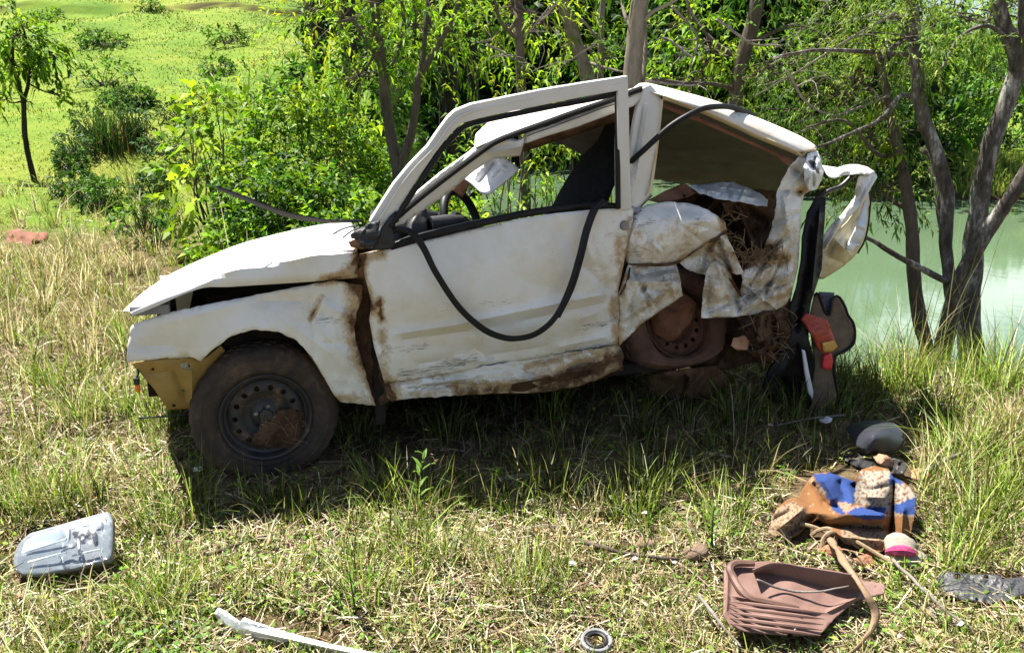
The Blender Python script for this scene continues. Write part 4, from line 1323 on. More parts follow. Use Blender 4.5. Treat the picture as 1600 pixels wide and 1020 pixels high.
def pal(cols, n, r, var=0.30):
    cols = np.asarray(cols, float)
    c = cols[r.integers(0, len(cols), n)]
    return np.clip(c * np.exp(var * r.normal(size=(n, 1))) * (1 + 0.08 * r.normal(size=(n, 3))), 0.004, 0.9)


BRIGHT = [(.125, .235, .014), (.165, .29, .018), (.075, .155, .012), (.205, .33, .022)]
MIDGREEN = [(.045, .12, .014), (.075, .165, .02), (.028, .075, .011)]
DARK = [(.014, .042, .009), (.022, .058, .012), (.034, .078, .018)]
FEATHER = [(.12, .20, .035), (.16, .245, .045), (.20, .27, .06), (.085, .15, .03)]
YELLOW = [(.22, .32, .022), (.28, .37, .03), (.15, .26, .018)]
BLUEGREEN = [(.06, .12, .05), (.08, .15, .06), (.05, .10, .04)]


def twigs(c, rad, n, r, shell=0.5, up=0.35):
    """twig start points and directions filling an uneven ellipsoid"""
    d = rnd_dirs(n, r)
    rr = r.uniform(shell, 1.0, n) ** 0.7
    lump = 1 + 0.28 * vnoise(d, 1.7, int(r.integers(1e6)))
    p = c + d * (rr * lump)[:, None] * rad
    dirs = unit(d + np.array([0, 0, up]) + 0.5 * rnd_dirs(n, r))
    return p, dirs


def twig_leaves(P, D, per, twig_len, L, W, C, r, spread=0.9, droop=0.25):
    n = len(P)
    t = (np.arange(per) + 0.5) / per
    pos = P[:, None] + D[:, None] * (t[None, :, None] * twig_len) - np.array([0, 0, 1.0]) * (t[None, :, None] ** 2) * twig_len * 0.25
    pos = pos.reshape(-1, 3)
    DD = np.repeat(D, per, axis=0)
    out = unit(DD * 0.8 + spread * rnd_dirs(n * per, r))
    k = n * per
    LL = L * r.uniform(0.6, 1.2, k)
    WW = W * r.uniform(0.7, 1.2, k)
    CC = np.repeat(C, per, axis=0) * np.exp(0.12 * r.normal(size=(k, 1)))
    return leaf_arrays(pos, out, LL, WW, CC, r, droop)


def merge(parts):
    V, F, C, b = [], [], [], 0
    for v, f, c in parts:
        V.append(v); F.append(f + b); C.append(c); b += len(v)
    return np.vstack(V), np.vstack(F), np.vstack(C)


BARK = {}
def bark(kind):
    if kind not in BARK:
        a, b = {'dark': ((.020, .015, .012), (.055, .042, .033)), 'pale': ((.12, .10, .078), (.26, .225, .18)), 'lichen': ((.055, .045, .038), (.36, .35, .32)),
                'brown': ((.06, .048, .038), (.145, .115, .09)), 'dead': ((.13, .11, .095), (.27, .245, .215)), 'green': ((.06, .08, .03), (.12, .14, .05))}[kind]
        k = NT(kind + "_bark")
        co = k.coord("Object", (1, 1, .35))
        f = k.math('ADD', k.math('MULTIPLY', k.noise(6, 8, .7, co, .3), .6), k.math('MULTIPLY', k.noise(34, 6, .7, co), .4))
        stops = [(.40, a), (.62, b)] if kind != 'lichen' else [(.42, a), (.52, (.12, .105, .09)), (.60, b)]
        BARK[kind] = k.pbr(k.ramp(f, stops), .92, 0, k.bump(k.noise(40, 6, .7, co), .6, .015), .15)
    return BARK[kind]


def stems(mb, base, tops, r0, r, n=5):
    for t in tops:
        m = (base + t) / 2 + r.normal(size=3) * .06 * np.linalg.norm(t - base)
        b = base + np.array([r.normal() * .04, r.normal() * .04, -.03])
        mb.tube([b, m, t], [r0, r0 * .7, r0 * .3], n, 7)


def bush(x, y, rx, ry, h, label, palette, ntw=220, per=7, L=.07, W=.025, twig=.16, seed=0, name="bush", cat="bush", group="bushes on the bank behind the car",
         droop=.25, lift=.0, stem='brown', shell=.45, up=.35):
    r = np.random.default_rng(1000 + seed)
    g = float(ground_z(x, y)) + lift
    base = np.array([x, y, g])
    e = thing(name, base, label, cat, group)
    c = base + np.array([0, 0, h * .52])
    rad = np.array([rx, ry, h * .5])
    P, D = twigs(c, rad, ntw, r, shell, up)
    P[:, 2] = np.maximum(P[:, 2], g + .03)
    C = pal(palette, ntw, r)
    mk_np("foliage", *[z for z in (lambda v: (v[0], v[1], None, M['leaf'], v[2]))(twig_leaves(P, D, per, twig, L, W, C, r, .9, droop))], parent=e)
    mb = MB()
    sel = r.choice(ntw, min(ntw, 26), replace=False)
    stems(mb, base, P[sel], .012, r)
    tag(mb.build("stem", bark(stem), e), kind="stuff")
    return e


def tree(name, label, cat, base, trunks, crown, bk='brown', group=None, limbs=(), twiggy=0, seed=0, leaf='leaf', n=9):
    """trunks and limbs: lists of (points, radii); crown: list of (centre, radius, twigs, per, L, W, palette, twig length, droop)"""
    r = np.random.default_rng(2000 + seed)
    e = thing(name, base, label, cat, group)
    for P, R in trunks:
        P = np.asarray(P, float)
        k = max(10, len(P) * 6)
        Q = cat_rom(P, k)
        Rr = np.interp(np.linspace(0, 1, k), np.linspace(0, 1, len(R)), R)
        V, F = tube_vf(Q, Rr, n)
        V = V + (np.repeat(Rr, n)[:, None]) * .16 * np.stack([vnoise(V, 5, seed + 1), vnoise(V, 5, seed + 2), vnoise(V, 4, seed + 3)], 1)[:len(V)]
        mk("trunk", V, F, bark(bk), e)
    if limbs:
        for P, R in limbs:
            V, F = tube_vf(cat_rom(P, max(8, len(P) * 5)), np.interp(np.linspace(0, 1, max(8, len(P) * 5)), np.linspace(0, 1, len(R)), R), 7)
            V = V + .006 * np.stack([vnoise(V, 7, 1), vnoise(V, 7, 2), vnoise(V, 7, 3)], 1)
            mk("limb", V, F, bark(bk), e)
    parts = []
    mb = MB()
    tips = np.vstack([np.asarray(P)[1:] for P, _ in list(trunks) + list(limbs)])
    for c, rad, ntw, per, L, W, pl, tl, dr in crown:
        c = np.asarray(c, float)
        P, D = twigs(c, np.asarray(rad, float), ntw, r, .25, .15)
        parts.append(twig_leaves(P, D, per, tl, L, W, pal(pl, ntw, r), r, .8, dr))
        j = np.argmin(np.linalg.norm(tips - c, axis=1))
        a = tips[j]
        m = (a + c) / 2 + r.normal(size=3) * .08
        mb.tube([a, m, c], [.016, .011, .006], 5, 6)
        for s in r.choice(ntw, min(ntw, 14), replace=False):
            mb.tube([c, (c + P[s]) / 2 + r.normal(size=3) * .04, P[s]], [.007, .005, .003], 4, 4)
    if parts:
        V, F, C = merge(parts)
        mk_np("crown", V, F, None, M['leaf'], C, parent=e)
        tag(mb.build("branch", bark(bk), e), kind="stuff")
    return e


def Y(u, v, y):
    return ypx(u, v, y)


def gbase(P):
    return np.array([P[0], P[1], float(ground_z(P[0], P[1])) - .05])


# --- bushes behind the car, left to right along the bank
BG = "bushes on the bank behind the car"
blist = [
    # x, y, rx, ry, h, label, palette, ntw, per, L, W, twig, droop
    (-2.85, 7.8, .28, .35, 1.40, "broad leaved bright green sapling bush leaning over left of the bonnet", BRIGHT + YELLOW, 52, 7, .15, .062, .30, .3),
    (-2.1, 7.2, .42, .45, 1.0, "dense leafy bush low behind the middle of the bonnet", BRIGHT + MIDGREEN + DARK, 300, 7, .085, .034, .17, .25),
    (-1.72, 6.5, .48, .45, 1.15, "dark green leafy bush directly behind the bonnet and windscreen rubber", MIDGREEN + DARK + BRIGHT, 330, 7, .075, .030, .16, .25),
    (-1.45, 6.3, .60, .5, 1.30, "dense bush behind the rear of the bonnet at the windscreen pillar", MIDGREEN + BRIGHT + DARK, 330, 7, .075, .028, .16, .25),
    (-2.15, 8.6, .70, .65, 1.75, "tall bright bush with narrow leaves above the bonnet", BRIGHT + YELLOW + MIDGREEN, 420, 8, .11, .030, .24, .35),
    (-3.15, 10.2, .65, .6, 1.75, "feathery narrow leaved bush in front of the green slope", YELLOW + BRIGHT, 120, 8, .12, .026, .26, .4),
    (-1.55, 8.2, .70, .7, 2.15, "leafy bush round the foot of the slender forked tree", BRIGHT + MIDGREEN, 380, 8, .10, .030, .22, .35),
    (-0.95, 7.2, .55, .5, 2.1, "bush seen through the window frame above the steering wheel", BRIGHT + MIDGREEN, 280, 8, .085, .026, .20, .35),
    (-0.62, 8.6, .62, .6, 3.0, "upright bright bush seen over the top of the door frame", YELLOW + BRIGHT, 300, 8, .10, .028, .22, .35),
    (-0.05, 6.2, .40, .4, 2.25, "narrow leaved bush seen low through the side window by the water", YELLOW + BRIGHT, 165, 8, .10, .020, .22, .5),
    (0.40, 6.5, .32, .4, 2.5, "dark willowy bush seen through the side window beside the seat", MIDGREEN + YELLOW, 90, 8, .12, .020, .26, .7),
    (-3.75, 8.3, .28, .3, .45, "small round bush left of the sapling beside dry grass", MIDGREEN, 60, 7, .07, .028, .14, .25),
    (-2.2, 6.4, .22, .3, .45, "low leafy clump at the edge of the dry grass by the bonnet tip", BRIGHT, 150, 7, .075, .032, .14, .25),
]
for i, (x, y, rx, ry, h, lb, pl, ntw, per, L, W, tw, dr) in enumerate(blist):
    bush(x, y, rx, ry, h, lb, pl, int(ntw * (2.3 if ntw > 210 else 1.3)), per, L * 1.0, W * 1.1, tw, seed=i, group=BG, droop=dr)

# --- scrub in the hollow on the slope
hl = [
    # base pixel u, v, half width and height in metres
    (214, 168, .42, .42, "dark shrub at the upper rim of the shady hollow", DARK), (140, 212, .35, .55, "dark shrub at the left rim of the shady hollow", DARK), (212, 222, .32, .70, "tall bluish dark shrub right of the reeds in the hollow", DARK + BLUEGREEN),
    (280, 190, .40, .40, "dark round shrub up the slope right of the hollow", DARK), (262, 240, .55, .30, "wide low blue green shrub in front of the dark round one", BLUEGREEN), (118, 244, .35, .40, "blue green shrub between the young tree and the reeds", BLUEGREEN),
    (112, 268, .28, .36, "low dark shrub beside the foot of the young tree", DARK + MIDGREEN), (126, 318, .30, .42, "leafy shrub in long grass in front of the hollow", MIDGREEN + DARK), (158, 330, .30, .40, "second leafy shrub in long grass in front of the hollow", MIDGREEN),
    (330, 165, .55, .45, "shrub on the slope above the sapling bush", MIDGREEN), (246, 318, .22, .40, "thin dark shrub near the sapling bush at the edge of the dry grass", DARK + BLUEGREEN), (180, 165, .4, .3, "low shrub on the bright slope above the reeds", MIDGREEN), (305, 280, .25, .35, "small leafy shrub just left of the sapling bush", MIDGREEN + BRIGHT)]
for i, (u, v, rx, h, lb, pl_) in enumerate(hl):
    B = gpx(u, v)
    bush(B[0], B[1], rx, rx * .9, h, lb, pl_, 150, 7, .07, .030, .10, seed=40 + i, name="shrub", cat="shrub", group="shrubs round the hollow on the slope")
ORD = ["leftmost", "second from left", "third from left", "fourth from left", "fifth from left", "sixth from left", "seventh from left", "eighth from left", "rightmost"]
r = np.random.default_rng(77)
TUS = []
for i in range(9):
    y = r.uniform(19, 44)
    TUS.append((r.uniform(-.60, -.26), y, r.uniform(.35, .8), r.uniform(.3, .6)))
TUS.sort()
for i, (a_, y, rx_, h_) in enumerate(TUS):                                      # a few far tussocks on the hill
    bush(a_ * y, y, rx_, .5, h_, "small dark tussock far up the open green slope, " + ORD[i] + " of nine", MIDGREEN, 60, 5, .16, .07, .2, seed=60 + i, name="tussock", cat="tussock", group="dark tussocks on the open slope")

# --- reeds in the hollow
def reeds(x, y, n, h, label, cols, seed, spread=.25, lean=.35, w=.012, name="reed_clump", cat="reeds", group=None):
    r = np.random.default_rng(300 + seed)
    g = float(ground_z(x, y))
    e = thing(name, (x, y, g), label, cat, group)
    V, Qd, T, C = grass_arrays(np.stack([x + r.normal(size=n) * spread * .4, y + r.normal(size=n) * spread * .4], 1), h * r.uniform(.6, 1.1, n), np.full(n, w), lean * np.abs(r.normal(size=n)) + .08, r.uniform(0, 6.28, n), pal(cols, n, r), r)
    tag(mk_np("blades", V, Qd, T, M['grass'], C, parent=e), kind="stuff")


def grass_arrays(XY, H, Wd, lean, ang, C, r, zoff=-.01):
    n = len(XY)
    z = ground_z(XY[:, 0], XY[:, 1]) + zoff
    base = np.stack([XY[:, 0], XY[:, 1], z], 1)
    ld = np.stack([np.cos(ang), np.sin(ang), np.zeros(n)], 1)
    fa = r.uniform(0, 6.28, n)
    side = np.stack([np.cos(fa), np.sin(fa), np.zeros(n)], 1)
    V = []
    for t, wf in ((0, 1.0), (.4, .85), (.75, .55), (1.0, 0)):
        p = base + np.array([0, 0, 1.0]) * (H * (t - .28 * np.minimum(lean, 1.4) * t * t))[:, None] + ld * (H * lean * t ** 1.8)[:, None]
        if wf:
            V += [p + side * (Wd * wf / 2)[:, None], p - side * (Wd * wf / 2)[:, None]]
        else:
            V += [p]
    V = np.stack(V, 1).reshape(-1, 3)
    i = np.arange(n)[:, None] * 7
    Q = np.vstack([i + np.array([[0, 1, 3, 2]]), i + np.array([[2, 3, 5, 4]])])
    T = i + np.array([[4, 5, 6]])
    C7 = np.repeat(C, 7, axis=0)
    return V, Q, T, C7


for (u, v, n, h, lb, pl_, sp, ln, w) in [(172, 236, 190, .85, "clump of dark reedy grass arching out of the hollow", DARK + MIDGREEN, .45, .5, .020), (205, 228, 110, .8, "second dark reed clump at the back of the hollow", DARK + BLUEGREEN, .4, .45, .020),
                                         (180, 232, 46, .8, "tuft of dead orange brown reeds in the hollow", [(.30, .14, .05), (.38, .21, .08)], .7, .35, .013), (240, 372, 90, .55, "dark green rushes among the long dry grass left of the bonnet", DARK + MIDGREEN, .35, .3, .010),
                                         (205, 300, 70, .5, "brown dead rushes in front of the hollow", [(.22, .15, .07), (.30, .22, .10)], .8, .5, .010)]:
    B = gpx(u, v)
    reeds(B[0], B[1], n, h, lb, pl_, u, sp, ln, w)
reeds(2.75, 5.15, 18, 1.2, "thin tall grass stalks against the water behind the torn tailgate", [(.30, .27, .12), (.16, .18, .06)], 4, .5, .14, .006, "grass_stalks", "tall grass")
reeds(2.25, 5.0, 14, .9, "few thin stalks beside the hanging trim board", [(.32, .28, .12), (.16, .18, .06)], 5, .4, .22, .005, "grass_stalks", "tall grass")

# --- trees near the bank
def path(pts, y0, yend=None):
    k = len(pts)
    ye = y0 if yend is None else yend
    P, R = [], []
    for i, (u, v, w) in enumerate(pts):
        y = y0 + (ye - y0) * i / max(1, k - 1)
        P.append(Y(u, v, y))
        R.append(w / 2 / FPX * y * (.80 if pts[0][0] > 1380 else 1.0))
    return P, R


def rooted(pts, y0, yend=None):
    P, R = path(pts, y0, yend)
    g = gbase(P[0])
    if P[0][2] > g[2]:
        P = [g] + P
        R = [R[0] * 1.15] + R
    return P, R


# young tree on the slope, left
yb = gpx(54, 284)
yy = yb[1]
P, R = path([(55, 288, 9), (44, 240, 8), (38, 200, 8), (37, 158, 7)], yy)
l1 = path([(37, 160, 6), (28, 130, 5), (20, 100, 4), (20, 60, 3)], yy, yy - .3)
l2 = path([(37, 160, 6), (44, 130, 5), (46, 90, 4), (38, 50, 3)], yy, yy + .3)
crown = [(Y(28, 55, yy), (.42, .4, .42), 46, 7, .16, .055, BRIGHT, .24, .5), (Y(62, 60, yy + .2), (.35, .35, .32), 36, 7, .16, .055, BRIGHT, .24, .5), (Y(20, 105, yy), (.32, .3, .25), 26, 7, .16, .055, BRIGHT, .24, .5),
         (Y(66, 92, yy), (.36, .35, .22), 28, 7, .16, .055, BRIGHT + MIDGREEN, .22, .5), (Y(8, 75, yy - .2), (.3, .3, .3), 24, 7, .16, .055, BRIGHT, .24, .5), (Y(92, 150, yy), (.26, .25, .12), 12, 6, .15, .055, BRIGHT, .2, .4), (Y(10, 155, yy), (.26, .25, .12), 10, 6, .15, .055, BRIGHT, .2, .4)]
tree("young_tree", "slender young tree with drooping leaves alone on the slope at the left edge", "tree", gbase(yb), [(P, R)], crown, 'dark', limbs=[l1, l2], seed=1)

# slender forked tree behind the bonnet
P, R = rooted([(630, 330, 26), (622, 275, 24), (612, 220, 22), (602, 160, 19), (597, 100, 17), (588, 40, 15), (580, -30, 12)], 7.6)
l1 = path([(622, 270, 16), (640, 220, 15), (650, 165, 13), (653, 125, 12), (680, 80, 8), (712, 20, 6), (722, -30, 5)], 7.6, 7.2)
l2 = path([(653, 125, 9), (662, 80, 8), (667, 30, 7), (668, -30, 5)], 7.4, 7.6)
l3 = path([(600, 115, 9), (585, 85, 8), (570, 60, 6), (552, 30, 5)], 7.6, 7.2)
l4 = path([(606, 110, 9), (622, 80, 8), (630, 30, 7), (625, -20, 5)], 7.6, 7.8)
crown = [(Y(535, 30, 7.4), (.45, .4, .35), 56, 8, .085, .022, YELLOW + BRIGHT, .25, .3), (Y(480, 20, 8.2), (.30, .3, .30), 32, 8, .085, .022, YELLOW, .25, .3), (Y(585, 60, 7.9), (.40, .4, .35), 40, 8, .085, .022, BRIGHT, .25, .3),
         (Y(650, 40, 7.5), (.40, .4, .40), 56, 8, .085, .022, YELLOW + BRIGHT, .25, .3), (Y(700, 60, 7.8), (.36, .4, .40), 40, 8, .085, .022, BRIGHT, .25, .3), (Y(620, -30, 7.6), (.8, .6, .35), 74, 8, .085, .022, BRIGHT, .25, .3), (Y(560, 120, 7.4), (.3, .3, .2), 25, 8, .085, .022, BRIGHT, .2, .5)]
tree("slender_tree", "slender brown forked tree rising behind the bonnet and windscreen pillar", "tree", P[0], [(P, R)], crown, 'brown', limbs=[l1, l2, l3, l4], seed=2)

# pale trunks right behind the car
P, R = rooted([(826, 420, 18), (822, 340, 17), (820, 250, 16), (815, 150, 15), (812, 60, 14), (810, -40, 12)], 6.6)
crown = [(Y(800, 10, 6.6), (.45, .4, .25), 40, 8, .085, .020, YELLOW, .25, .3), (Y(770, 60, 7.0), (.35, .3, .25), 30, 8, .085, .020, BRIGHT, .25, .3), (Y(850, 30, 7.0), (.3, .3, .25), 20, 8, .085, .020, YELLOW, .25, .3)]
l1 = path([(812, 62, 7), (795, 50, 6), (780, 30, 5), (770, -10, 4)], 6.6, 6.3)
l2 = path([(816, 60, 6), (840, 40, 5), (866, 12, 4), (880, -20, 3)], 6.6, 6.9)
tree("thin_tree", "thin straight trunk seen through the side window and above the door frame", "tree", P[0], [(P, R)], crown, 'brown', limbs=[l1, l2], seed=3)
P, R = rooted([(945, 260, 26), (932, 170, 25), (918, 115, 24), (900, 65, 22), (882, 10, 21), (866, -50, 19)], 7.0)
tree("leaning_tree", "pale leaning trunk above the middle of the door frame", "tree", P[0], [(P, R)], [(Y(880, -60, 7), (.5, .5, .25), 37, 8, .085, .020, BRIGHT, .25, .3), (Y(900, 75, 7.4), (.3, .3, .2), 27, 8, .085, .025, BRIGHT, .2, .5)], 'pale', seed=4,
     limbs=[path([(912, 95, 5), (940, 105, 4), (975, 112, 3)], 7.0, 6.6), path([(895, 50, 6), (905, 30, 5), (935, 60, 3)], 7.0, 6.7)])
P, R = rooted([(940, 240, 12), (939, 160, 11), (938, 120, 11), (939, 60, 10), (943, 0, 10), (946, -50, 8)], 7.4)
tree("thin_pale_tree", "thin pale upright stem between two thicker trunks above the door frame", "tree", P[0], [(P, R)], [(Y(955, 85, 7.4), (.28, .3, .15), 18, 8, .085, .023, BRIGHT, .2, .4), (Y(945, -50, 7.4), (.4, .4, .2), 22, 8, .085, .020, BRIGHT, .25, .5)], 'pale', seed=5)
P, R = rooted([(984, 300, 34), (985, 200, 32), (988, 120, 31), (994, 60, 28), (1002, 0, 27), (1010, -60, 25)], 6.2)
tree("pale_tree", "thick pale trunk rising behind the top of the door pillar", "tree", P[0], [(P, R)], [(Y(1010, -90, 6.2), (.7, .6, .25), 45, 8, .085, .020, BRIGHT, .25, .3)], 'pale', seed=6,
     limbs=[path([(1004, 130, 9), (1008, 80, 8), (1006, 20, 6), (1008, -30, 5)], 6.3, 6.6), path([(998, 40, 8), (1020, 20, 6), (1050, 5, 5), (1080, -20, 3)], 6.2, 6.0), path([(990, 50, 6), (975, 20, 5), (968, -20, 4)], 6.2, 6.5)])
P, R = rooted([(1140, 290, 28), (1143, 200, 26), (1150, 140, 24), (1160, 90, 23), (1178, 30, 22), (1192, -40, 20)], 6.6)
crown = [(Y(1110, 75, 6.9), (.40, .4, .28), 45, 8, .095, .030, BRIGHT + YELLOW, .25, .4), (Y(1085, 130, 7.0), (.35, .3, .20), 30, 8, .085, .028, BRIGHT, .25, .4), (Y(1200, 100, 7.0), (.32, .3, .25), 25, 8, .085, .028, BRIGHT, .22, .4), (Y(1060, 40, 7.2), (.35, .3, .2), 25, 8, .085, .028, BRIGHT, .22, .4), (Y(1170, -50, 6.7), (.7, .6, .25), 45, 8, .085, .025, MIDGREEN, .25, .5)]
tree("leaning_brown_tree", "brown trunk leaning right behind the bent rear roof", "tree", P[0], [(P, R)], crown, 'brown', seed=7,
     limbs=[path([(1150, 140, 7), (1110, 132, 6), (1060, 130, 7), (1020, 125, 5)], 6.6, 6.0), path([(1158, 95, 8), (1110, 60, 6), (1080, 20, 5), (1070, -20, 4)], 6.6, 6.9), path([(1165, 70, 8), (1240, 40, 6), (1300, 60, 4), (1360, 55, 3)], 6.6, 6.2),
            path([(1150, 130, 7), (1190, 110, 5), (1260, 80, 5), (1360, 82, 4)], 6.6, 6.0)])

# right-hand trees on the bank
PK, RK = rooted([(1470, 560, 44), (1482, 510, 36), (1490, 470, 34), (1502, 430, 33), (1530, 385, 30), (1560, 335, 28), (1600, 275, 26), (1650, 210, 24)], 5.6, 5.3)
l1 = path([(1486, 470, 24), (1478, 390, 24), (1480, 310, 26), (1462, 240, 27), (1440, 175, 26), (1432, 100, 24), (1428, 30, 22), (1424, -40, 20)], 5.6, 5.8)
crown = [(Y(1420, 60, 5.7), (.42, .4, .22), 100, 15, .056, .009, FEATHER, .22, .35), (Y(1380, -30, 5.8), (.6, .5, .25), 100, 15, .056, .009, FEATHER, .22, .35), (Y(1340, 30, 6.2), (.5, .4, .25), 110, 15, .056, .009, FEATHER, .24, .35)]
tree("pale_forked_tree", "pale forked trunk at the water's edge whose right arm leans out of view", "tree", PK[0], [(PK, RK), l1], crown, 'lichen', seed=8,
     limbs=[path([(1440, 165, 10), (1410, 150, 9), (1370, 190, 7), (1300, 220, 6), (1240, 240, 4)], 5.8, 5.3), path([(1434, 90, 9), (1400, 85, 8), (1330, 80, 8), (1270, 78, 7), (1210, 90, 5)], 5.8, 5.2), path([(1480, 440, 14), (1440, 420, 14), (1400, 400, 12), (1370, 380, 10), (1345, 368, 7)], 5.6, 5.2)])
PL, RL = rooted([(1516, 560, 56), (1514, 500, 52), (1518, 440, 46), (1520, 380, 40), (1532, 300, 38), (1552, 220, 36), (1572, 160, 34), (1588, 105, 32), (1572, 50, 28), (1558, 0, 26), (1545, -50, 24)], 6.1, 6.0)
crown = [(Y(1560, 20, 6.3), (.5, .5, .25), 80, 12, .075, .016, FEATHER + MIDGREEN, .22, .6), (Y(1490, 20, 6.4), (.45, .4, .25), 80, 12, .075, .016, FEATHER + MIDGREEN, .22, .35), (Y(1590, 120, 6.8), (.35, .3, .3), 110, 10, .08, .026, MIDGREEN, .22, .5)]
tree("dark_lichened_tree", "thick dark trunk blotched with pale lichen, tallest at the right edge", "tree", PL[0], [(PL, RL)], crown, 'lichen', seed=9,
     limbs=[path([(1588, 110, 20), (1596, 60, 18), (1598, 0, 16), (1604, -50, 14)], 6.0, 5.9), path([(1480, 400, 18), (1470, 340, 16), (1462, 280, 15), (1440, 230, 13)], 6.1, 6.4), path([(1575, 60, 9), (1540, 40, 8), (1500, 60, 6), (1470, 110, 5)], 6.0, 5.8)])
PA, RA = rooted([(1446, 560, 34), (1440, 510, 30), (1430, 460, 28), (1426, 410, 27), (1424, 350, 25), (1418, 300, 23), (1404, 240, 20), (1392, 180, 17), (1378, 110, 14), (1360, 40, 10)], 5.9, 5.9)
crown = [(Y(1330, 140, 6.1), (.52, .45, .30), 150, 14, .058, .009, FEATHER, .24, .35), (Y(1250, 170, 6.3), (.45, .4, .32), 150, 14, .058, .009, FEATHER, .24, .35), (Y(1300, 240, 6.4), (.42, .4, .28), 120, 14, .058, .009, FEATHER, .24, .35), (Y(1400, 220, 6.2), (.34, .3, .34), 70, 14, .058, .009, FEATHER + DARK, .24, .35),
         (Y(1230, 100, 6.6), (.42, .4, .24), 90, 14, .058, .009, FEATHER, .24, .35), (Y(1370, 300, 6.3), (.36, .3, .20), 50, 14, .085, .017, DARK + FEATHER, .24, .35), (Y(1360, 215, 6.0), (.14, .14, .08), 14, 8, .10, .03, YELLOW, .12, .3), (Y(1380, 72, 5.9), (.12, .12, .06), 12, 8, .10, .03, YELLOW, .12, .3)]
tree("feathery_tree", "narrow trunk under feathery olive foliage that hangs over the torn tailgate", "tree", PA[0], [(PA, RA)], crown, 'brown', seed=10,
     limbs=[path([(1405, 240, 8), (1370, 240, 7), (1320, 190, 6), (1260, 200, 4)], 5.9, 5.6), path([(1395, 190, 8), (1350, 130, 7), (1290, 120, 6), (1200, 130, 4)], 5.9, 6.4), path([(1424, 330, 10), (1390, 310, 8), (1360, 290, 6), (1320, 270, 4)], 5.9, 6.3)])

# dead twigs caught over the rear roof
mbs = [[(1010, 127), (1050, 132), (1080, 134), (1100, 128)], [(1420, 60), (1360, 85), (1290, 78), (1200, 95), (1130, 140)], [(1400, 20), (1330, 60), (1250, 110), (1180, 150)], [(1390, 150), (1300, 185), (1230, 215)],
       [(1050, 10), (1090, 60), (1080, 110), (1120, 150)], [(1120, 30), (1180, 70), (1230, 60), (1290, 20)], [(1300, 0), (1240, 60), (1200, 130)], [(1430, 30), (1410, 130), (1380, 220), (1366, 268)],
       [(870, 5), (835, 40), (818, 58)], [(930, 70), (905, 85), (870, 110)], [(1080, 90), (1040, 60), (1015, 70)], [(760, 70), (790, 85), (830, 110)], [(1230, 110), (1260, 160), (1300, 180), (1330, 175)]]
r = np.random.default_rng(99)
TWL = ["short dead twig lying just above the peak of the roof", "long dead twig arching from the right trees down towards the rear roof", "straight dead twig slanting from the right trees past the arching one", "dead twig pointing at the roof's rear corner from the feathery foliage",
       "bare twig hanging beside the leaning brown trunk", "bent bare twig curving up right of the leaning brown trunk", "bare twig leaning left above the rear roof", "thin reddish bare stem dropping to the torn tailgate's upper corner", "short bare twig joining the thin straight trunk above the door frame",
       "short bare twig crossing the pale leaning trunk", "small bare twig beside the thick pale trunk", "bare twig left of the thin straight trunk", "bare twig running through the feathery foliage behind the rear roof"]
for i, p in enumerate(mbs):
    y0 = r.uniform(5.4, 6.4)
    pts = []
    for j, (u, v) in enumerate(p):
        pts.append(Y(u, v, y0 + .12 * j))
    mb = MB()
    mb.tube(pts, [.011, .008, .003], 5, 24)
    Pm = cat_rom(np.array(pts), 12)
    for k in range(5):
        a = Pm[r.integers(2, 10)]
        d = r.normal(size=3) * np.array([1, .6, .7]); d /= np.linalg.norm(d)
        L = r.uniform(.12, .4)
        mb.tube([a, a + d * L * .5 + r.normal(size=3) * .03, a + d * L - np.array([0, 0, .05])], [.004, .003, .0015], 4, 6)
    o = mb.build("dead_twig", bark('dead'), None, True, loc=pts[0])
    tag(o, TWL[i], "twig", "dead twigs tangled above the car")

# --- trees at the wood's edge and beyond the water
def far_tree(x, y, h, label, pl, seed, ntw=150, per=8, name="tree", group=None, bk='dark', L=.40, W=.20, rx=None, trunk_h=.3, tr=.14):
    r = np.random.default_rng(5000 + seed)
    g = float(ground_z(x, y))
    b = np.array([x, y, g - .1])
    top = b + np.array([r.normal() * .2, r.normal() * .2, h])
    rx = rx or h * .32
    P = [b, b + (top - b) * .35 + r.normal(size=3) * .12, b + (top - b) * .7 + r.normal(size=3) * .15, top]
    crown = []
    k = 6
    for i in range(k):
        t = trunk_h + (1 - trunk_h) * (i + .5) / k
        a = r.uniform(0, 6.28)
        ww = rx * (1.05 - .55 * abs(t - .5))
        c = b + (top - b) * t + np.array([math.cos(a), math.sin(a), 0]) * ww * .35
        crown.append((c, (ww, ww, h * .13), ntw // k, per, L, W, pl, L * 2.2, .4))
    return tree(name, label, "tree", b, [(P, [tr, tr * .8, tr * .5, tr * .2])], crown, bk, group, seed=seed, n=7)


# dark trunks on the edge of the wood, against the slope
for i, (u, v, w, y, lb) in enumerate([(496, 70, 17, 17, "dark straight trunk at the left edge of the wood against the slope"), (546, 92, 24, 15, "thick dark leaning trunk second from the left edge of the wood"),
                                      (600, 100, 16, 18, "dark trunk behind the slender forked tree"), (706, 135, 22, 16, "blackish trunk in the shade of the wood above the window frame"), (740, 140, 20, 19, "black trunk deep in shade left of the thin straight trunk"),
                                      (690, 120, 12, 20, "thin black trunk beside the blackish trunk in the shade")]):
    P, R = rooted([(u, v, w), (u - 3, v - 60, w * .95), (u - 6, v - 140, w * .9), (u - 10, v - 240, w * .8)], y)
    top = P[-1]
    tree("dark_tree", lb, "tree", P[0], [(P, R)], [(top + np.array([0, 0, .2]), (1.1, 1.1, .6), 60, 8, .2, .07, MIDGREEN + BRIGHT, .4, .5), (Y(u + 20, v - 95, y + .6), (.6, .6, .4), 30, 8, .18, .06, BRIGHT + MIDGREEN, .35, .5), (Y(u - 18, v - 130, y), (.5, .6, .3), 20, 8, .18, .06, YELLOW, .35, .5)], 'dark', seed=30 + i)
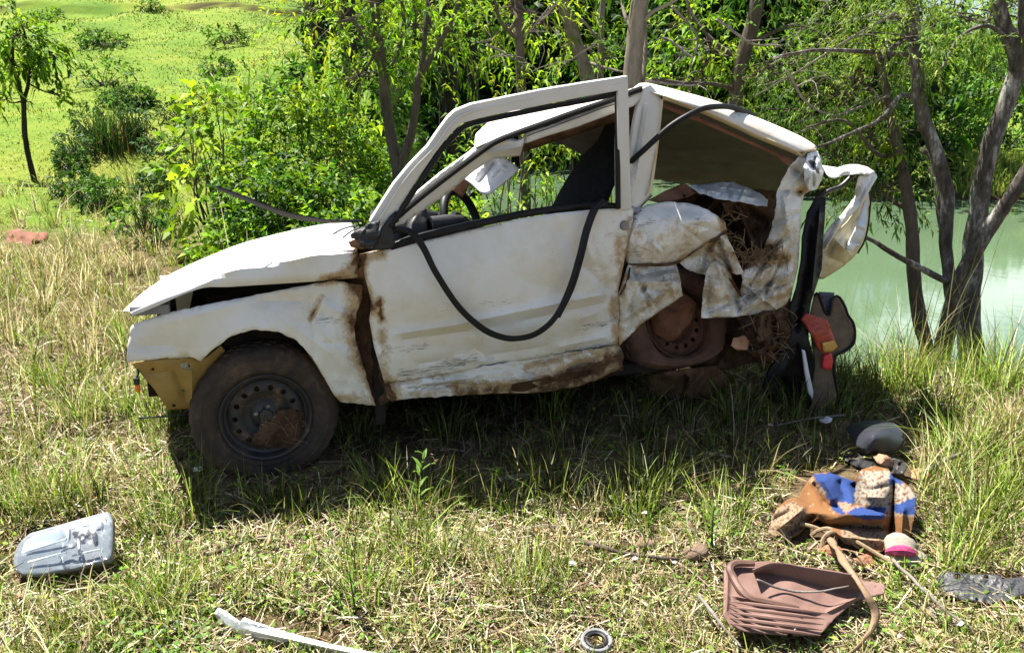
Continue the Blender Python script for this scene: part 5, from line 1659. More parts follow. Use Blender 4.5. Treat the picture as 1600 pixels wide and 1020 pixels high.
r = np.random.default_rng(123)
spots = []
for i in range(400):
    x = r.uniform(-6, 12)
    y = float(shore_y(x)) + 2.5 + 20 * r.uniform(0, 1) ** 1.4
    if all((x - a) ** 2 + (y - b) ** 2 > 2.3 ** 2 for a, b in spots): spots.append((x, y))
    if len(spots) >= 40: break
for i, (x, y) in enumerate(spots):
    far_tree(x, y, r.uniform(6, 9.5), "leafy tree in the dark wood on the far side of the pond", [DARK, MIDGREEN + DARK, DARK + MIDGREEN, DARK][i % 4], 100 + i, ntw=330, group="trees of the wood beyond the pond", trunk_h=.10)  # palettes weighted dark to deepen the shaded gaps of the wood
for i, (x, y, h) in enumerate(sorted([(-1.9, 25.2, 1.8), (0.2, 25.4, 1.6), (2.2, 25.6, 2.0), (4.3, 25.2, 1.7), (6.2, 25.5, 2.1), (8.0, 25.6, 1.9), (-3.2, 22.0, 2.0), (-2.2, 18.5, 1.7), (-2.9, 15.8, 1.6)], key=lambda q: q[0] / q[1])):
    y = float(shore_y(x)) + 1.6 if y > 24 else y
    bush(x, y, 1.4, 1.0, h * 1.2, "leafy waterside bush on the far shore under the wood, " + ORD[i] + " of nine", [MIDGREEN, MIDGREEN + BRIGHT, DARK + MIDGREEN][i % 3], 170, 7, .22, .10, .4, seed=90 + i, group="waterside bushes under the wood")
for i, (x, h) in enumerate([(-3.0, 3.6), (-1.2, 4.4), (.8, 3.8), (2.9, 4.6), (4.8, 3.8), (6.6, 4.2)]):
    bush(x, float(shore_y(x)) + 2.6, 1.7, 1.2, h, "tall sunlit leafy bush at the front of the far wood, " + ["leftmost", "second from left", "third from left", "fourth from left", "fifth from left", "rightmost"][i] + " of six", BRIGHT + MIDGREEN, 420, 7, .26, .10, .45, seed=140 + i, group="tall sunlit bushes at the front of the far wood")
# right far shore: sunny grass edge, bushes and a farther rise of trees
for i, (x, y, h, pl) in enumerate(sorted([(8.6, 25.0, 1.7, DARK + MIDGREEN), (10.4, 25.2, 2.0, MIDGREEN), (12.2, 25.8, 1.7, MIDGREEN), (14.4, 28.0, 2.0, MIDGREEN + BRIGHT), (17.0, 28.6, 1.9, MIDGREEN), (19.8, 29, 2.0, MIDGREEN), (23, 29, 2.0, DARK), (11.3, 29.5, 2.4, MIDGREEN), (8.8, 29.0, 2.6, MIDGREEN)], key=lambda q: q[0] / q[1])):
    bush(x, y, 1.6, 1.2, h, "rounded bush on the right far shore of the pond, " + ORD[i] + " of nine", pl, 260, 8, .20, .09, .4, seed=120 + i, group="bushes on the sunny far shore")
spots = []
for i in range(500):
    y = r.uniform(44, 60)
    x = r.uniform(.20, .82) * y
    if all((x - a) ** 2 + (y - b) ** 2 > 3.6 ** 2 for a, b in spots): spots.append((x, y))
    if len(spots) >= 30: break
for i, (x, y) in enumerate(spots):
    far_tree(x, y, r.uniform(3.6, 5.2), "distant tree on the rise beyond the right end of the pond", [MIDGREEN, DARK + MIDGREEN, MIDGREEN + BRIGHT, FEATHER][i % 4], 200 + i, ntw=240, L=.36, W=.18, rx=2.6, group="distant trees right of the pond", trunk_h=.1, tr=.2)
spots = []
for i in range(400):
    y = r.uniform(58, 84)
    x = r.uniform(-.15, .2) * y
    if all((x - a) ** 2 + (y - b) ** 2 > 4.2 ** 2 for a, b in spots): spots.append((x, y))
    if len(spots) >= 14: break
for i, (x, y) in enumerate(spots):
    far_tree(x, y, r.uniform(7, 10), "leafy tree in the dark wood on the far side of the pond", [DARK, MIDGREEN][i % 2], 300 + i, ntw=120, L=.45, W=.24, group="trees of the wood beyond the pond", trunk_h=.1, tr=.2)

# --- grass
def flat_xy(u, v):
    """where a view ray through photograph pixels meets the level of the meadow"""
    a = (u - UC) / FPX
    b = (VC - v) / FPX
    dz = -SP + b * CP
    dy = CP + b * SP
    t = -CAM[2] / np.minimum(dz, -1e-3)
    return a * t, dy * t


def zone(u, v):
    """blade height, share of dry straw, share of olive, by place"""
    n = len(u)
    H = np.full(n, .085)
    S = np.full(n, .34)
    O = np.full(n, .15)
    front = v > 830
    H[front] = .075; S[front] = .42
    left = (u < 330) & (v < 560)
    H[left] = .22; S[left] = .50
    lm = (u < 330) & (v >= 560) & (v < 830)
    H[lm] = .11; S[lm] = .42
    right = (u > 1400) & (v > 500) & (v < 900)
    H[right] = .125; S[right] = .42
    bank = (u > 1240) & (v > 440) & (v < 640)
    H[bank] = .135; S[bank] = .15
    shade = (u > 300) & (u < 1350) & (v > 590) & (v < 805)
    H[shade] = .105; S[shade] = .2; O[shade] = .45  # more olive, less straw: darker blade colours deepen the car's shadow
    wh = (u > 260) & (u < 560) & (v > 640) & (v < 800)
    H[wh] = .06
    behind = (v < 590) & (u >= 330)
    H[behind] = .3; S[behind] = .25
    return H, S, O


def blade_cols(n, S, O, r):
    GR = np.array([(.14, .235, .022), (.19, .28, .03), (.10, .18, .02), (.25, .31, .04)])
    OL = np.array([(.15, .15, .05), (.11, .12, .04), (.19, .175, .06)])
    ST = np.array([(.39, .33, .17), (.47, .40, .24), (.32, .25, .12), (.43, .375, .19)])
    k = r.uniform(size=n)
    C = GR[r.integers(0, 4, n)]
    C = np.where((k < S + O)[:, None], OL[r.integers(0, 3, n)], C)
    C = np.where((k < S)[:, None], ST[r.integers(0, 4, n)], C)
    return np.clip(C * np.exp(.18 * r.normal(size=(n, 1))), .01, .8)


LOW = [(1320, 850, 150, 70), (1260, 985, 170, 60), (1412, 890, 70, 45), (1540, 945, 110, 45), (450, 1010, 170, 45), (930, 1010, 50, 35), (704, 950, 40, 35), (95, 890, 110, 40), (1380, 720, 80, 50), (416, 755, 140, 60), (40, 392, 50, 30)]


def low(u, v):
    """grass is trodden short round the things lying in it"""
    f = np.ones(len(u))
    for cu, cv, ru, rv in LOW:
        d = np.sqrt(((u - cu) / ru) ** 2 + ((v - cv) / rv) ** 2)
        f = np.minimum(f, .28 + .72 * sstep((d - .6) / .6))
    return f


def near_grass():
    r = np.random.default_rng(42)
    Vs, Qs, Ts, Cs, b = [], [], [], [], 0
    # tufts
    nt = 4200
    u = r.uniform(-260, 1860, nt)
    v = 300 + 800 * r.uniform(0, 1, nt) ** .85
    fixed = [(625, 850), (640, 880), (820, 930), (835, 915), (560, 935), (575, 950), (270, 930), (250, 945), (705, 880), (1000, 815), (985, 800), (130, 660), (190, 640), (90, 600), (60, 590), (250, 660), (270, 640), (410, 800), (425, 790), (300, 800), (480, 800),
             (590, 790), (660, 800), (870, 770), (1020, 770), (1130, 820), (1115, 850), (1500, 700), (1540, 720), (1480, 760), (1550, 820), (1580, 780), (1520, 830), (1460, 640), (1560, 600), (1330, 620), (1380, 610), (1420, 600), (1300, 640), (860, 650),
             (1000, 680), (1150, 660), (700, 690), (560, 700), (1230, 900), (1420, 930), (1240, 650), (40, 800), (90, 790), (150, 800)]
    hay = [(110, 420), (140, 400), (165, 430), (90, 450), (190, 400), (60, 420), (210, 430), (130, 460), (180, 370), (225, 390), (70, 490), (10, 410), (1530, 690), (1570, 660), (1590, 720)]
    nf = len(fixed)
    fixed = fixed + hay
    u[:len(fixed)] = [p[0] for p in fixed]
    v[:len(fixed)] = [p[1] for p in fixed]
    x, y = flat_xy(u, v)
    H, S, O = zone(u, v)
    big = np.exp(.38 * r.normal(size=nt))
    big[:len(fixed)] = 2.3 - 1.0 * (v[:len(fixed)] < 600)
    big[nf:len(fixed)] = 1.2
    lw = low(u, v)
    lw[:nf] = np.maximum(lw[:nf], .75)
    H = H * big * lw
    dry = np.clip(S + .34 * r.normal(size=nt), 0.02, .95)
    dry[:len(fixed)] *= .28
    dry[nf:len(fixed)] = .95
    big[nf:len(fixed)] = 1.2
    per = r.integers(12, 34, nt)
    per = np.where((u > 300) & (u < 1350) & (v > 600) & (v < 790), per // 2, per)
    per = np.where(v > 800, np.where(vnoise(np.stack([x, y], 1), 1.3, 21) > .25, per // 4, per), per)
    per[:len(fixed)] = 100
    ix = np.repeat(np.arange(nt), per)
    n = len(ix)
    rad = .018 + .05 * r.uniform(size=n) * big[ix] ** .7
    a = r.uniform(0, 6.28, n)
    XY = np.stack([x[ix] + rad * np.cos(a), y[ix] + rad * np.sin(a)], 1)
    lean = np.abs(.25 + .5 * r.normal(size=n)) + .08
    h = H[ix] * r.uniform(.45, 1.25, n)
    wd = (.0026 + .0005 * y[ix]) * r.uniform(.7, 1.4, n)
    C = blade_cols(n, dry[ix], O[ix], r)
    sets = [(XY, h, wd, lean, a + .7 * r.normal(size=n), C)]
    # carpet of single blades
    n = 62000
    u = r.uniform(-260, 1860, n)
    v = 310 + 800 * r.uniform(0, 1, n) ** .8
    x, y = flat_xy(u, v)
    patch = vnoise(np.stack([x, y], 1), .9, 5)
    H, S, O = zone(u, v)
    H = H * low(u, v)
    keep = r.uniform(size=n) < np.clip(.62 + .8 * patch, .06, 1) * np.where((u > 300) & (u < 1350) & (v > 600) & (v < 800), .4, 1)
    XY = np.stack([x, y], 1)[keep]
    n = len(XY)
    S2 = np.clip(S[keep] - .28 * patch[keep], .05, .95)
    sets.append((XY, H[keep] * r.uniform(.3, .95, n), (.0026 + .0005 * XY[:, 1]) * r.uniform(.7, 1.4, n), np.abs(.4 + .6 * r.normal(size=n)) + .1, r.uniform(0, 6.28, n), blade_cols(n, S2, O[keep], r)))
    for XY, h, wd, lean, ang, C in sets:
        z = ground_z(XY[:, 0], XY[:, 1])
        ok = (z > -1.5) & (XY[:, 1] < 15) & (XY[:, 1] > 1.0)
        # nothing grows through the wheel or the things that lie on the grass
        pu, pv = project(np.stack([XY[:, 0], XY[:, 1], z], 1))
        for poly in CLEAR: ok &= ~inside(poly, np.stack([pu, pv], 1))
        V, Q, T, CC = grass_arrays(XY[ok], h[ok], wd[ok], lean[ok], ang[ok], C[ok], r)
        Vs.append(V); Qs.append(Q + b); Ts.append(T + b); Cs.append(CC); b += len(V)
    o = mk_np("grass", np.vstack(Vs), np.vstack(Qs), np.vstack(Ts), M['grass'], np.vstack(Cs), smooth=True)
    nb = b // 7
    o.data.normals_split_custom_set_from_vertices(np.repeat(np.array([-.15, -.15, 1.0]) + .55 * r.normal(size=(nb, 3)), 7, axis=0).tolist())
    tag(o, "mixed green and straw coloured meadow grass round the car", "grass", kind="stuff")
    # dry straw lying flat
    n = 38000
    u = r.uniform(-260, 1860, n)
    v = 330 + 780 * r.uniform(0, 1, n) ** .62
    x, y = flat_xy(u, v)
    z = ground_z(x, y) + r.uniform(.002, .03, n)
    ok = (z > -1.2) & (y < 12)
    patch = vnoise(np.stack([x, y], 1), .9, 5)
    ok &= r.uniform(size=n) < np.clip(.75 - .55 * patch, .12, 1)
    ok &= ~((u > 300) & (u < 1350) & (v > 600) & (v < 780) & (r.uniform(size=n) < .6))  # pale litter thinned here to darken the car's shadow
    for poly in CLEAR: ok &= ~inside(poly, np.stack([u, v], 1))
    x, y, z = x[ok], y[ok], z[ok]
    n = len(x)
    a = r.uniform(0, 6.28, n)
    L = r.uniform(.03, .13, n) * (1 + .05 * y)
    d = np.stack([np.cos(a), np.sin(a), .22 * r.normal(size=n)], 1)
    s = np.stack([-np.sin(a), np.cos(a), .3 * r.normal(size=n)], 1) * ((.0008 + .0003 * y) * r.uniform(.6, 1.6, n))[:, None]
    P = np.stack([x, y, z], 1)
    bend = np.array([0, 0, 1]) * (L * .10 * r.uniform(0, 1, n))[:, None]
    A, B, Cc = P - d * L[:, None] / 2, P + bend, P + d * L[:, None] / 2
    V = np.stack([A - s, A + s, B - s, B + s, Cc - s, Cc + s], 1).reshape(-1, 3)
    i = np.arange(n)[:, None] * 6
    Q = np.vstack([i + np.array([[0, 1, 3, 2]]), i + np.array([[2, 3, 5, 4]])])
    cols = pal([(.38, .32, .18), (.31, .25, .13), (.45, .39, .25), (.20, .14, .075), (.13, .085, .045)], n, r, .2)
    o = mk_np("dry_straw", V, Q, None, M['straw'], np.repeat(cols, 6, axis=0))
    tag(o, "dead straw and grass litter lying on the ground", "straw", kind="stuff")


def hill_grass():
    r = np.random.default_rng(43)
    # clumps, even over the slope as it is seen, out to the ridge
    m = 5200
    cy_ = 10.5 * (75 / 10.5) ** r.uniform(0, 1, m) ** .9
    cx_ = -(.10 + 1.35 * r.uniform(0, 1, m) ** 1.25) * cy_
    big = np.exp(.5 * r.normal(size=m))
    ix = np.repeat(np.arange(m), r.integers(10, 40, m))
    n = len(ix)
    y = cy_[ix] + r.normal(size=n) * .012 * cy_[ix] * big[ix]
    x = cx_[ix] + r.normal(size=n) * .012 * cy_[ix] * big[ix]
    tone = r.normal(size=m)[ix]
    z = ground_z(x, y)
    left = sstep((-0.08 * y - 0.15 - x) / 1.6)
    ok = (left > .35) & (np.abs(y - 45.8 - .15 * x - .5 * np.sin(x * .7)) > .6) & (((x + 6.0) / 1.1) ** 2 + ((y - 13.6) / .8) ** 2 > r.uniform(.3, 1.2, n))
    x, y, tone, bg = x[ok], y[ok], tone[ok], big[ix][ok]
    n = len(x)
    XY = np.stack([x, y], 1)
    p1 = vnoise(XY, .13, 8)
    p2 = vnoise(XY, .7, 9)
    k = r.uniform(size=n) + .22 * p1 + .1 * p2
    C = np.where((k < .24)[:, None], pal([(.21, .225, .05), (.25, .245, .065), (.18, .21, .04)], n, r, .14), pal([(.12, .195, .02), (.15, .225, .025), (.095, .165, .017), (.175, .24, .03)], n, r, .12))
    C = C * np.exp(.25 * p1 + .10 * p2 + .16 * tone)[:, None] * (1 + .12 * p1[:, None] * np.array([1.0, .2, -.5]))
    h = (.05 + .045 * np.exp(.45 * r.normal(size=n)) + .05 * np.clip(p2, 0, 1)) * (1 + .02 * y) * .36 * bg ** .6
    V, Q, T, CC = grass_arrays(XY, h, .0010 * y * r.uniform(.6, 1.4, n), np.abs(.8 + .6 * r.normal(size=n)), r.uniform(0, 6.28, n), C, r)
    o = mk_np("hillside_grass", V, Q, T, M['grass'], CC, smooth=True)
    o.data.normals_split_custom_set_from_vertices((np.array([-.0, -.25, 1.0]) + .22 * r.normal(size=(len(V), 3))).tolist())
    tag(o, "bright green grass covering the hillside", "grass", kind="stuff")
    # sunny grass edge along the right far shore
    n = 9000
    x = r.uniform(12.5, 27, n)
    y = shore_y(x) + .9 + r.uniform(0, 2.2, n)
    ok = ground_z(x, y) > -1.55
    x, y = x[ok], y[ok]
    n = len(x)
    V, Q, T, CC = grass_arrays(np.stack([x, y], 1), r.uniform(.2, .45, n), np.full(n, .05), np.abs(.3 + .3 * r.normal(size=n)), r.uniform(0, 6.28, n), pal([(.20, .27, .04), (.28, .30, .07), (.13, .2, .03)], n, r), r)
    o = mk_np("shore_grass", V, Q, T, M['grass'], CC)
    tag(o, "yellow green grass along the far shore of the pond", "grass", kind="stuff")


CLEAR = [[(310, 700), (520, 700), (520, 740), (310, 740)],
         [(23, 872), (29, 852), (47, 833), (167, 800), (174, 872), (58, 897)],
         [(1135, 890), (1345, 895), (1380, 925), (1281, 988), (1150, 982)],
         [(1196, 845), (1206, 800), (1260, 745), (1430, 735), (1440, 885), (1380, 890), (1300, 860), (1240, 855)],
         [(340, 960), (400, 965), (560, 1015), (540, 1030), (340, 985)],
         [(1470, 902), (1600, 902), (1570, 935), (1475, 928)], [(1330, 660), (1412, 660), (1412, 700), (1335, 705)], [(910, 985), (950, 985), (950, 1015), (910, 1015)]]
near_grass()
hill_grass()


def undergrowth():
    r = np.random.default_rng(45)
    n = 26000
    x = r.uniform(-8, 13, n)
    y = shore_y(x) + .6 + 24 * r.uniform(0, 1, n) ** 1.5
    ok = ground_z(x, y) > -1.5
    x, y = x[ok], y[ok]
    n = len(x)
    P = np.stack([x, y, ground_z(x, y) + r.uniform(0, 1.5, n) * (.6 + .4 * vnoise(np.stack([x, y], 1), .5, 3))], 1)
    V, F, C = leaf_arrays(P, rnd_dirs(n, r) + np.array([0, 0, .3]), r.uniform(.2, .45, n), r.uniform(.10, .2, n), pal(DARK, n, r), r, .3)  # dark leaf colours deepen the shade on the wood floor
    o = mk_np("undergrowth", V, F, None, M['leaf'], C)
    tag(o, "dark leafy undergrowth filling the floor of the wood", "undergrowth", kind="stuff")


undergrowth()


def clover():
    """small low leaves between the grass"""
    r = np.random.default_rng(46)
    n = 26000
    u = r.uniform(-260, 1860, n)
    v = 420 + 690 * r.uniform(0, 1, n) ** .75
    x, y = flat_xy(u, v)
    patch = vnoise(np.stack([x, y], 1), 1.6, 15)
    ok = (patch > -.1 + .5 * r.normal(size=n)) & (y < 9) & (ground_z(x, y) > -1.2)
    for poly in CLEAR: ok &= ~inside(poly, np.stack([u, v], 1))
    x, y = x[ok], y[ok]
    n = len(x)
    P = np.stack([x, y, ground_z(x, y) + r.uniform(.005, .045, n)], 1)
    D = rnd_dirs(n, r) * np.array([1, 1, .3])
    V, F, C = leaf_arrays(P, D, r.uniform(.014, .034, n), r.uniform(.008, .018, n), pal([(.13, .24, .03), (.19, .29, .04), (.09, .17, .025), (.24, .28, .07)], n, r), r, .1)
    o = mk_np("ground_cover", V, F, None, M['leaf'], C)
    tag(o, "tiny green leaves growing low between the grass", "ground cover", kind="stuff")


clover()
# ------------------------------------------------------------------ things lying on the ground
def gmap(base=0.0):
    """ground-view pixels and a height above the grass to a point"""
    def f(u, v, h):
        d = ray(u, v)
        t = (CAM[2] - h - base) / -d[2]
        return CAM + d * t
    return f


G0 = gmap()


def gp(u, v, h=0.0):
    return G0(u, v, h)


# --- headlamp unit
hb = gp(95, 880)
HL = thing("headlamp", hb, "broken car headlamp unit with clear lens lying in the grass at lower left", "headlamp")
out_ = [(22, 876), (24, 862), (30, 850), (38, 841), (48, 833), (80, 824), (125, 811), (166, 800), (171, 803), (174, 812), (174, 840), (172, 868), (168, 874), (120, 886), (60, 897), (34, 896), (24, 890)]
big = [(98 + (u - 98) * 1.015, 853 + (v - 853) * 1.02) for u, v in out_]
sheet("housing", big, [(22, 876, .03), (174, 806, .13), (172, 874, .045), (98, 830, .10), (60, 897, .015)], M['grey_plastic'], HL, 6, mapf=gmap(), thick=.03, noise=(0, 1))
refl = simple("silvered_reflector", (.66, .70, .75), (.82, .84, .86), .3, 6, metal=.0, bump=.03)
sheet("reflector", [(30, 872), (38, 848), (52, 837), (100, 822), (164, 804), (168, 838), (166, 868), (118, 880), (62, 891), (34, 890)],
      [(30, 872, .036), (166, 806, .137), (166, 868, .052), (98, 828, .108), (62, 891, .022), (140, 840, .068), (115, 850, .062), (70, 860, .058)], refl, HL, 4, mapf=gmap(), thick=.002,
      creases=[((108, 822), (105, 882), 2.2, .010, 's'), ((158, 806), (160, 870), 2.2, .010, 's')], noise=(0, 1), sharp=60)
for q0_, q1_, h0_, h1_ in [((40, 862), (104, 842), .055, .096), ((44, 878), (104, 862), .042, .075), ((112, 826), (156, 815), .112, .128), ((112, 868), (156, 858), .062, .075)]:
    mb = MB(); mb.tube([gp(*q0_, h0_), gp(*[(a_ + b_) / 2 for a_, b_ in zip(q0_, q1_)], (h0_ + h1_) / 2 + .002), gp(*q1_, h1_)], .0035, 6, 8)
    mb.build("reflector_step", refl, HL)
mb = MB()
mb.tube([gp(116, 833, .10), gp(126, 834, .105), (gp(143, 832, .10)), gp(149, 838, .09), gp(150, 848, .08)], [.007, .009, .010, .009, .007], 8, 18)
mb.tube([gp(143, 836, .09), gp(147, 845, .075)], .012, 8)
mb.build("bulb_socket", M['plastic'], HL)
mb = MB()
mb.tube([gp(96, 862, .075), gp(106, 856, .085), gp(116, 854, .09), gp(122, 843, .10), gp(124, 858, .085), gp(124, 866, .07)], .0045, 6, 24)
mb.tube([gp(93, 868, .06), gp(97, 872, .06), gp(99, 880, .05)], .004, 6, 10)
mb.build("bulb_holder", M['steel'], HL)
k = NT("scratched_clear_lens")
co = k.coord()
gl = k.n("BsdfGlossy", Color=(1, 1, 1), Roughness=k.ramp(k.noise(30, 5, .7, co), [(.45, .05), (.7, .35)]))
tr = k.n("BsdfTransparent", Color=(.93, .96, .97))
df = k.n("BsdfDiffuse", Color=(.75, .77, .78))
m1 = k.n("MixShader", Fac=.11)
k.t.links.new(tr.outputs[0], m1.inputs[1]); k.t.links.new(gl.outputs[0], m1.inputs[2])
m2 = k.n("MixShader", Fac=k.ramp(k.noise(14, 8, .75, k.coord("Object", (1, 4, 1))), [(.56, .0), (.8, .3)]))
k.t.links.new(m1.outputs[0], m2.inputs[1]); k.t.links.new(df.outputs[0], m2.inputs[2])
k.t.links.new(m2.outputs[0], k.out.inputs["Surface"])
sheet("lens", out_, [(22, 876, .040), (174, 806, .146), (172, 872, .058), (98, 822, .124), (60, 897, .026), (98, 856, .090), (140, 850, .094), (50, 866, .058)], k.m, HL, 5, mapf=gmap(), thick=.003, noise=(0, 1), sharp=70)

# --- white trim strip at the bottom edge
sheet("trim_strip", [(334, 958), (340, 950), (352, 956), (362, 964), (374, 972), (380, 965), (396, 972), (430, 983), (470, 993), (520, 1006), (560, 1014), (640, 1030), (640, 1042), (580, 1034), (520, 1022), (460, 1010), (410, 1000), (380, 994), (366, 985), (348, 976)],
      [(334, 958, .05), (380, 980, .06), (470, 1003, .055), (640, 1036, .04), (396, 972, .09), (520, 1006, .075)], M['blue_white'], None, 5, mapf=gmap(), creases=[((380, 982), (600, 1030), 5, .012)], thick=.006, loc=gp(470, 1000))
tag(bpy.data.objects["trim_strip"], "long white broken trim strip lying in grass at the bottom edge", "trim strip")

# --- brown door trim panel
TP = thing("trim_panel", gp(1240, 950), "brown plastic door trim panel with louvres and a pocket lying in dry grass", "trim panel")
BP = simple("dusty_brown_plastic", (.135, .072, .056), (.20, .118, .095), .6, 9, bump=.06)
o_ = [(1131, 890), (1136, 882), (1150, 879), (1176, 877), (1203, 876), (1208, 880), (1250, 884), (1300, 890), (1340, 898), (1350, 907), (1366, 909), (1381, 911), (1384, 918), (1381, 927), (1360, 932), (1340, 938), (1322, 950), (1303, 967), (1290, 982), (1281, 991), (1260, 992), (1240, 992), (1236, 986), (1230, 992), (1195, 989), (1154, 985), (1148, 978), (1145, 984), (1130, 960)]
sheet("panel", o_, [(1131, 888, .115), (1203, 877, .105), (1345, 902, .085), (1383, 920, .075), (1281, 990, .03), (1150, 984, .04), (1130, 955, .07), (1230, 930, .085), (1180, 925, .09), (1330, 935, .06)], BP, TP, 3.2, mapf=gmap(),
      creases=[((1140, 930), (1290, 957), 3, .010), ((1290, 957), (1345, 930), 3, .008), ((1138, 890), (1136, 955), 3, .008)], thick=.005, noise=(.002, 60))
for i in range(5):                                     # five louvre bars
    v0 = 939 + 8.6 * i
    a_, b_ = (1140, v0), (1291 - 2.2 * i, v0 + 19)
    mb = MB()
    mb.tube([gp(a_[0] + (b_[0] - a_[0]) * t, a_[1] + (b_[1] - a_[1]) * t, .086 - .0085 * i + .014 * math.sin(math.pi * t)) for t in np.linspace(0, 1, 9)], [.001, .0052, .0056, .0056, .0052, .001], 6, 16)
    mb.build("louvre", BP, TP)
mb = None
# pocket: a raised back wall and its lip
mbp = MB()
W1 = [(1176, 890), (1210, 878), (1255, 885), (1300, 892), (1342, 899)]
W0 = [(1178, 900), (1205, 914), (1250, 921), (1300, 927), (1346, 928)]
up_ = [gp(u, v, .155 - .02 * i / 4) for i, (u, v) in enumerate(W1)]
dn_ = [gp(u, v, .055) for u, v in W0]
skin("pocket_wall", [up_, [(a * .5 + b * .5) + np.array([0, 0, .004]) for a, b in zip(up_, dn_)], dn_], 24, 8, BP, TP, .004)
mb = MB()
mb.tube([gp(u, v, h) for u, v, h in [(1178, 880, .125), (1150, 880, .13), (1140, 888, .13), (1146, 902, .115), (1158, 922, .10), (1172, 934, .09), (1200, 940, .085), (1248, 949, .08)]], [.010, .012, .012, .012, .012, .012, .011, .008], 7, 46)
mb.build("trim_edging", simple("dark_brown_edging", (.10, .055, .04), (.18, .10, .075), .6), TP)

# --- patterned blanket in folds
BC = {k_: tuple(x * .48 for x in v_) for k_, v_ in {'tan': (.36, .165, .06), 'cream': (.50, .38, .26), 'blue': (.006, .028, .30), 'white': (.52, .46, .38), 'brown': (.20, .09, .045), 'pink': (.55, .34, .24)}.items()}
BC['blue'] = (.008, .040, .165)
regions = [([(1190, 720), (1450, 720), (1450, 880), (1190, 880)], 'tan'), ([(1195, 835), (1212, 795), (1240, 782), (1262, 798), (1248, 830), (1225, 845)], 'cream'),
           ([(1262, 760), (1272, 740), (1300, 738), (1336, 752), (1342, 788), (1300, 785), (1290, 775)], 'blue'), ([(1256, 768), (1264, 750), (1272, 745), (1290, 772), (1284, 780)], 'tan'), ([(1264, 750), (1268, 744), (1290, 768), (1286, 774)], 'cream'),
           ([(1334, 790), (1336, 765), (1345, 735), (1392, 735), (1398, 775), (1396, 795), (1340, 800)], 'white'), ([(1290, 780), (1330, 786), (1396, 796), (1390, 808), (1340, 800), (1310, 800)], 'pink'),
           ([(1296, 778), (1312, 792), (1322, 800), (1318, 806), (1300, 796)], 'blue'), ([(1318, 800), (1345, 792), (1388, 793), (1378, 812), (1350, 812)], 'blue'), ([(1390, 740), (1412, 752), (1402, 765), (1390, 755)], 'blue'),
           ([(1398, 756), (1420, 756), (1432, 775), (1430, 782), (1400, 788), (1396, 775)], 'white'), ([(1396, 790), (1432, 776), (1430, 806), (1394, 800)], 'blue'), ([(1392, 800), (1430, 804), (1428, 810), (1390, 806)], 'cream'),
           ([(1312, 826), (1340, 818), (1380, 818), (1388, 840), (1360, 862), (1320, 846)], 'cream')]
def bcol(Q):
    c = np.tile(BC['tan'], (len(Q), 1)).astype(float)
    for poly, k_ in regions:
        c[inside(poly, Q + 1.5 * np.stack([vnoise(Q, .2, 1), vnoise(Q, .2, 2)], 1))] = BC[k_]
    light = (c[:, 0] > .21)
    spot = vnoise(Q, .22, 3) + .6 * vnoise(Q, .45, 4)
    c[light & (spot > .55)] = BC['brown']
    c[light & (spot < -.75)] = BC['tan']
    tan = np.abs(c[:, 0] - BC['tan'][0]) < .005
    c[tan & (spot > 1.0)] = BC['cream']
    return c
k = NT("printed_fleece")
co = k.coord()
c_ = k.mix(k.ramp(k.noise(160, 4, .7, co), [(.3, 0.0), (.8, .15)]), k.attr("col").outputs["Color"], (.30, .22, .16))
bm_ = k.pbr(c_, .95, 0, k.bump(k.noise(220, 4, .7, co), .5, .004), .1)
bo = [(1199, 833), (1206, 812), (1214, 793), (1230, 780), (1248, 776), (1254, 764), (1264, 748), (1274, 739), (1292, 737), (1312, 743), (1334, 752), (1338, 742), (1346, 733), (1366, 727), (1388, 732), (1396, 745), (1412, 752), (1426, 764), (1432, 778), (1431, 800), (1426, 822), (1421, 842), (1408, 846), (1396, 850), (1380, 860),
      (1362, 868), (1345, 858), (1326, 846), (1310, 834), (1296, 822), (1280, 812), (1264, 816), (1248, 832), (1230, 842), (1212, 838)]
sheet("blanket", bo, [(1199, 833, .03), (1215, 815, .06), (1240, 800, .08), (1248, 832, .035), (1262, 770, .06), (1275, 742, .09), (1300, 760, .10), (1325, 775, .08), (1300, 790, .08), (1335, 752, .08), (1350, 740, .15), (1385, 740, .15), (1365, 762, .18), (1345, 785, .12), (1390, 785, .12),
      (1415, 762, .14), (1422, 785, .12), (1415, 815, .08), (1418, 842, .04), (1300, 812, .09), (1345, 812, .10), (1385, 812, .09), (1345, 835, .05), (1345, 856, .03), (1380, 858, .03), (1280, 810, .05), (1366, 728, .12)], bm_, None, 2.8, mapf=gmap(), noise=(.003, 26), colf=bcol, loc=gp(1320, 830),
      creases=[(p0, p1, w0, d0, 's') for p0, p1, w0, d0 in [((1214, 828), (1258, 792), 6, .03), ((1228, 838), (1275, 805), 5, -.02), ((1262, 800), (1395, 806), 9, .03), ((1262, 818), (1390, 826), 5, -.03), ((1280, 790), (1385, 797), 5, -.02), ((1334, 752), (1340, 795), 5, -.045),
               ((1397, 748), (1392, 842), 5, -.045), ((1412, 790), (1408, 842), 4, .02), ((1345, 768), (1392, 758), 6, -.02), ((1310, 838), (1385, 846), 5, .015), ((1284, 745), (1306, 785), 6, .03), ((1270, 752), (1290, 790), 4, -.02), ((1310, 748), (1322, 784), 5, -.02), ((1206, 812), (1240, 796), 4, -.015), ((1345, 775), (1388, 778), 5, .015)]],
      thick=.006, sharp=80, seed=2)
tag(bpy.data.objects["blanket"], "crumpled orange and blue printed fleece blanket lying in folds on grass", "blanket")
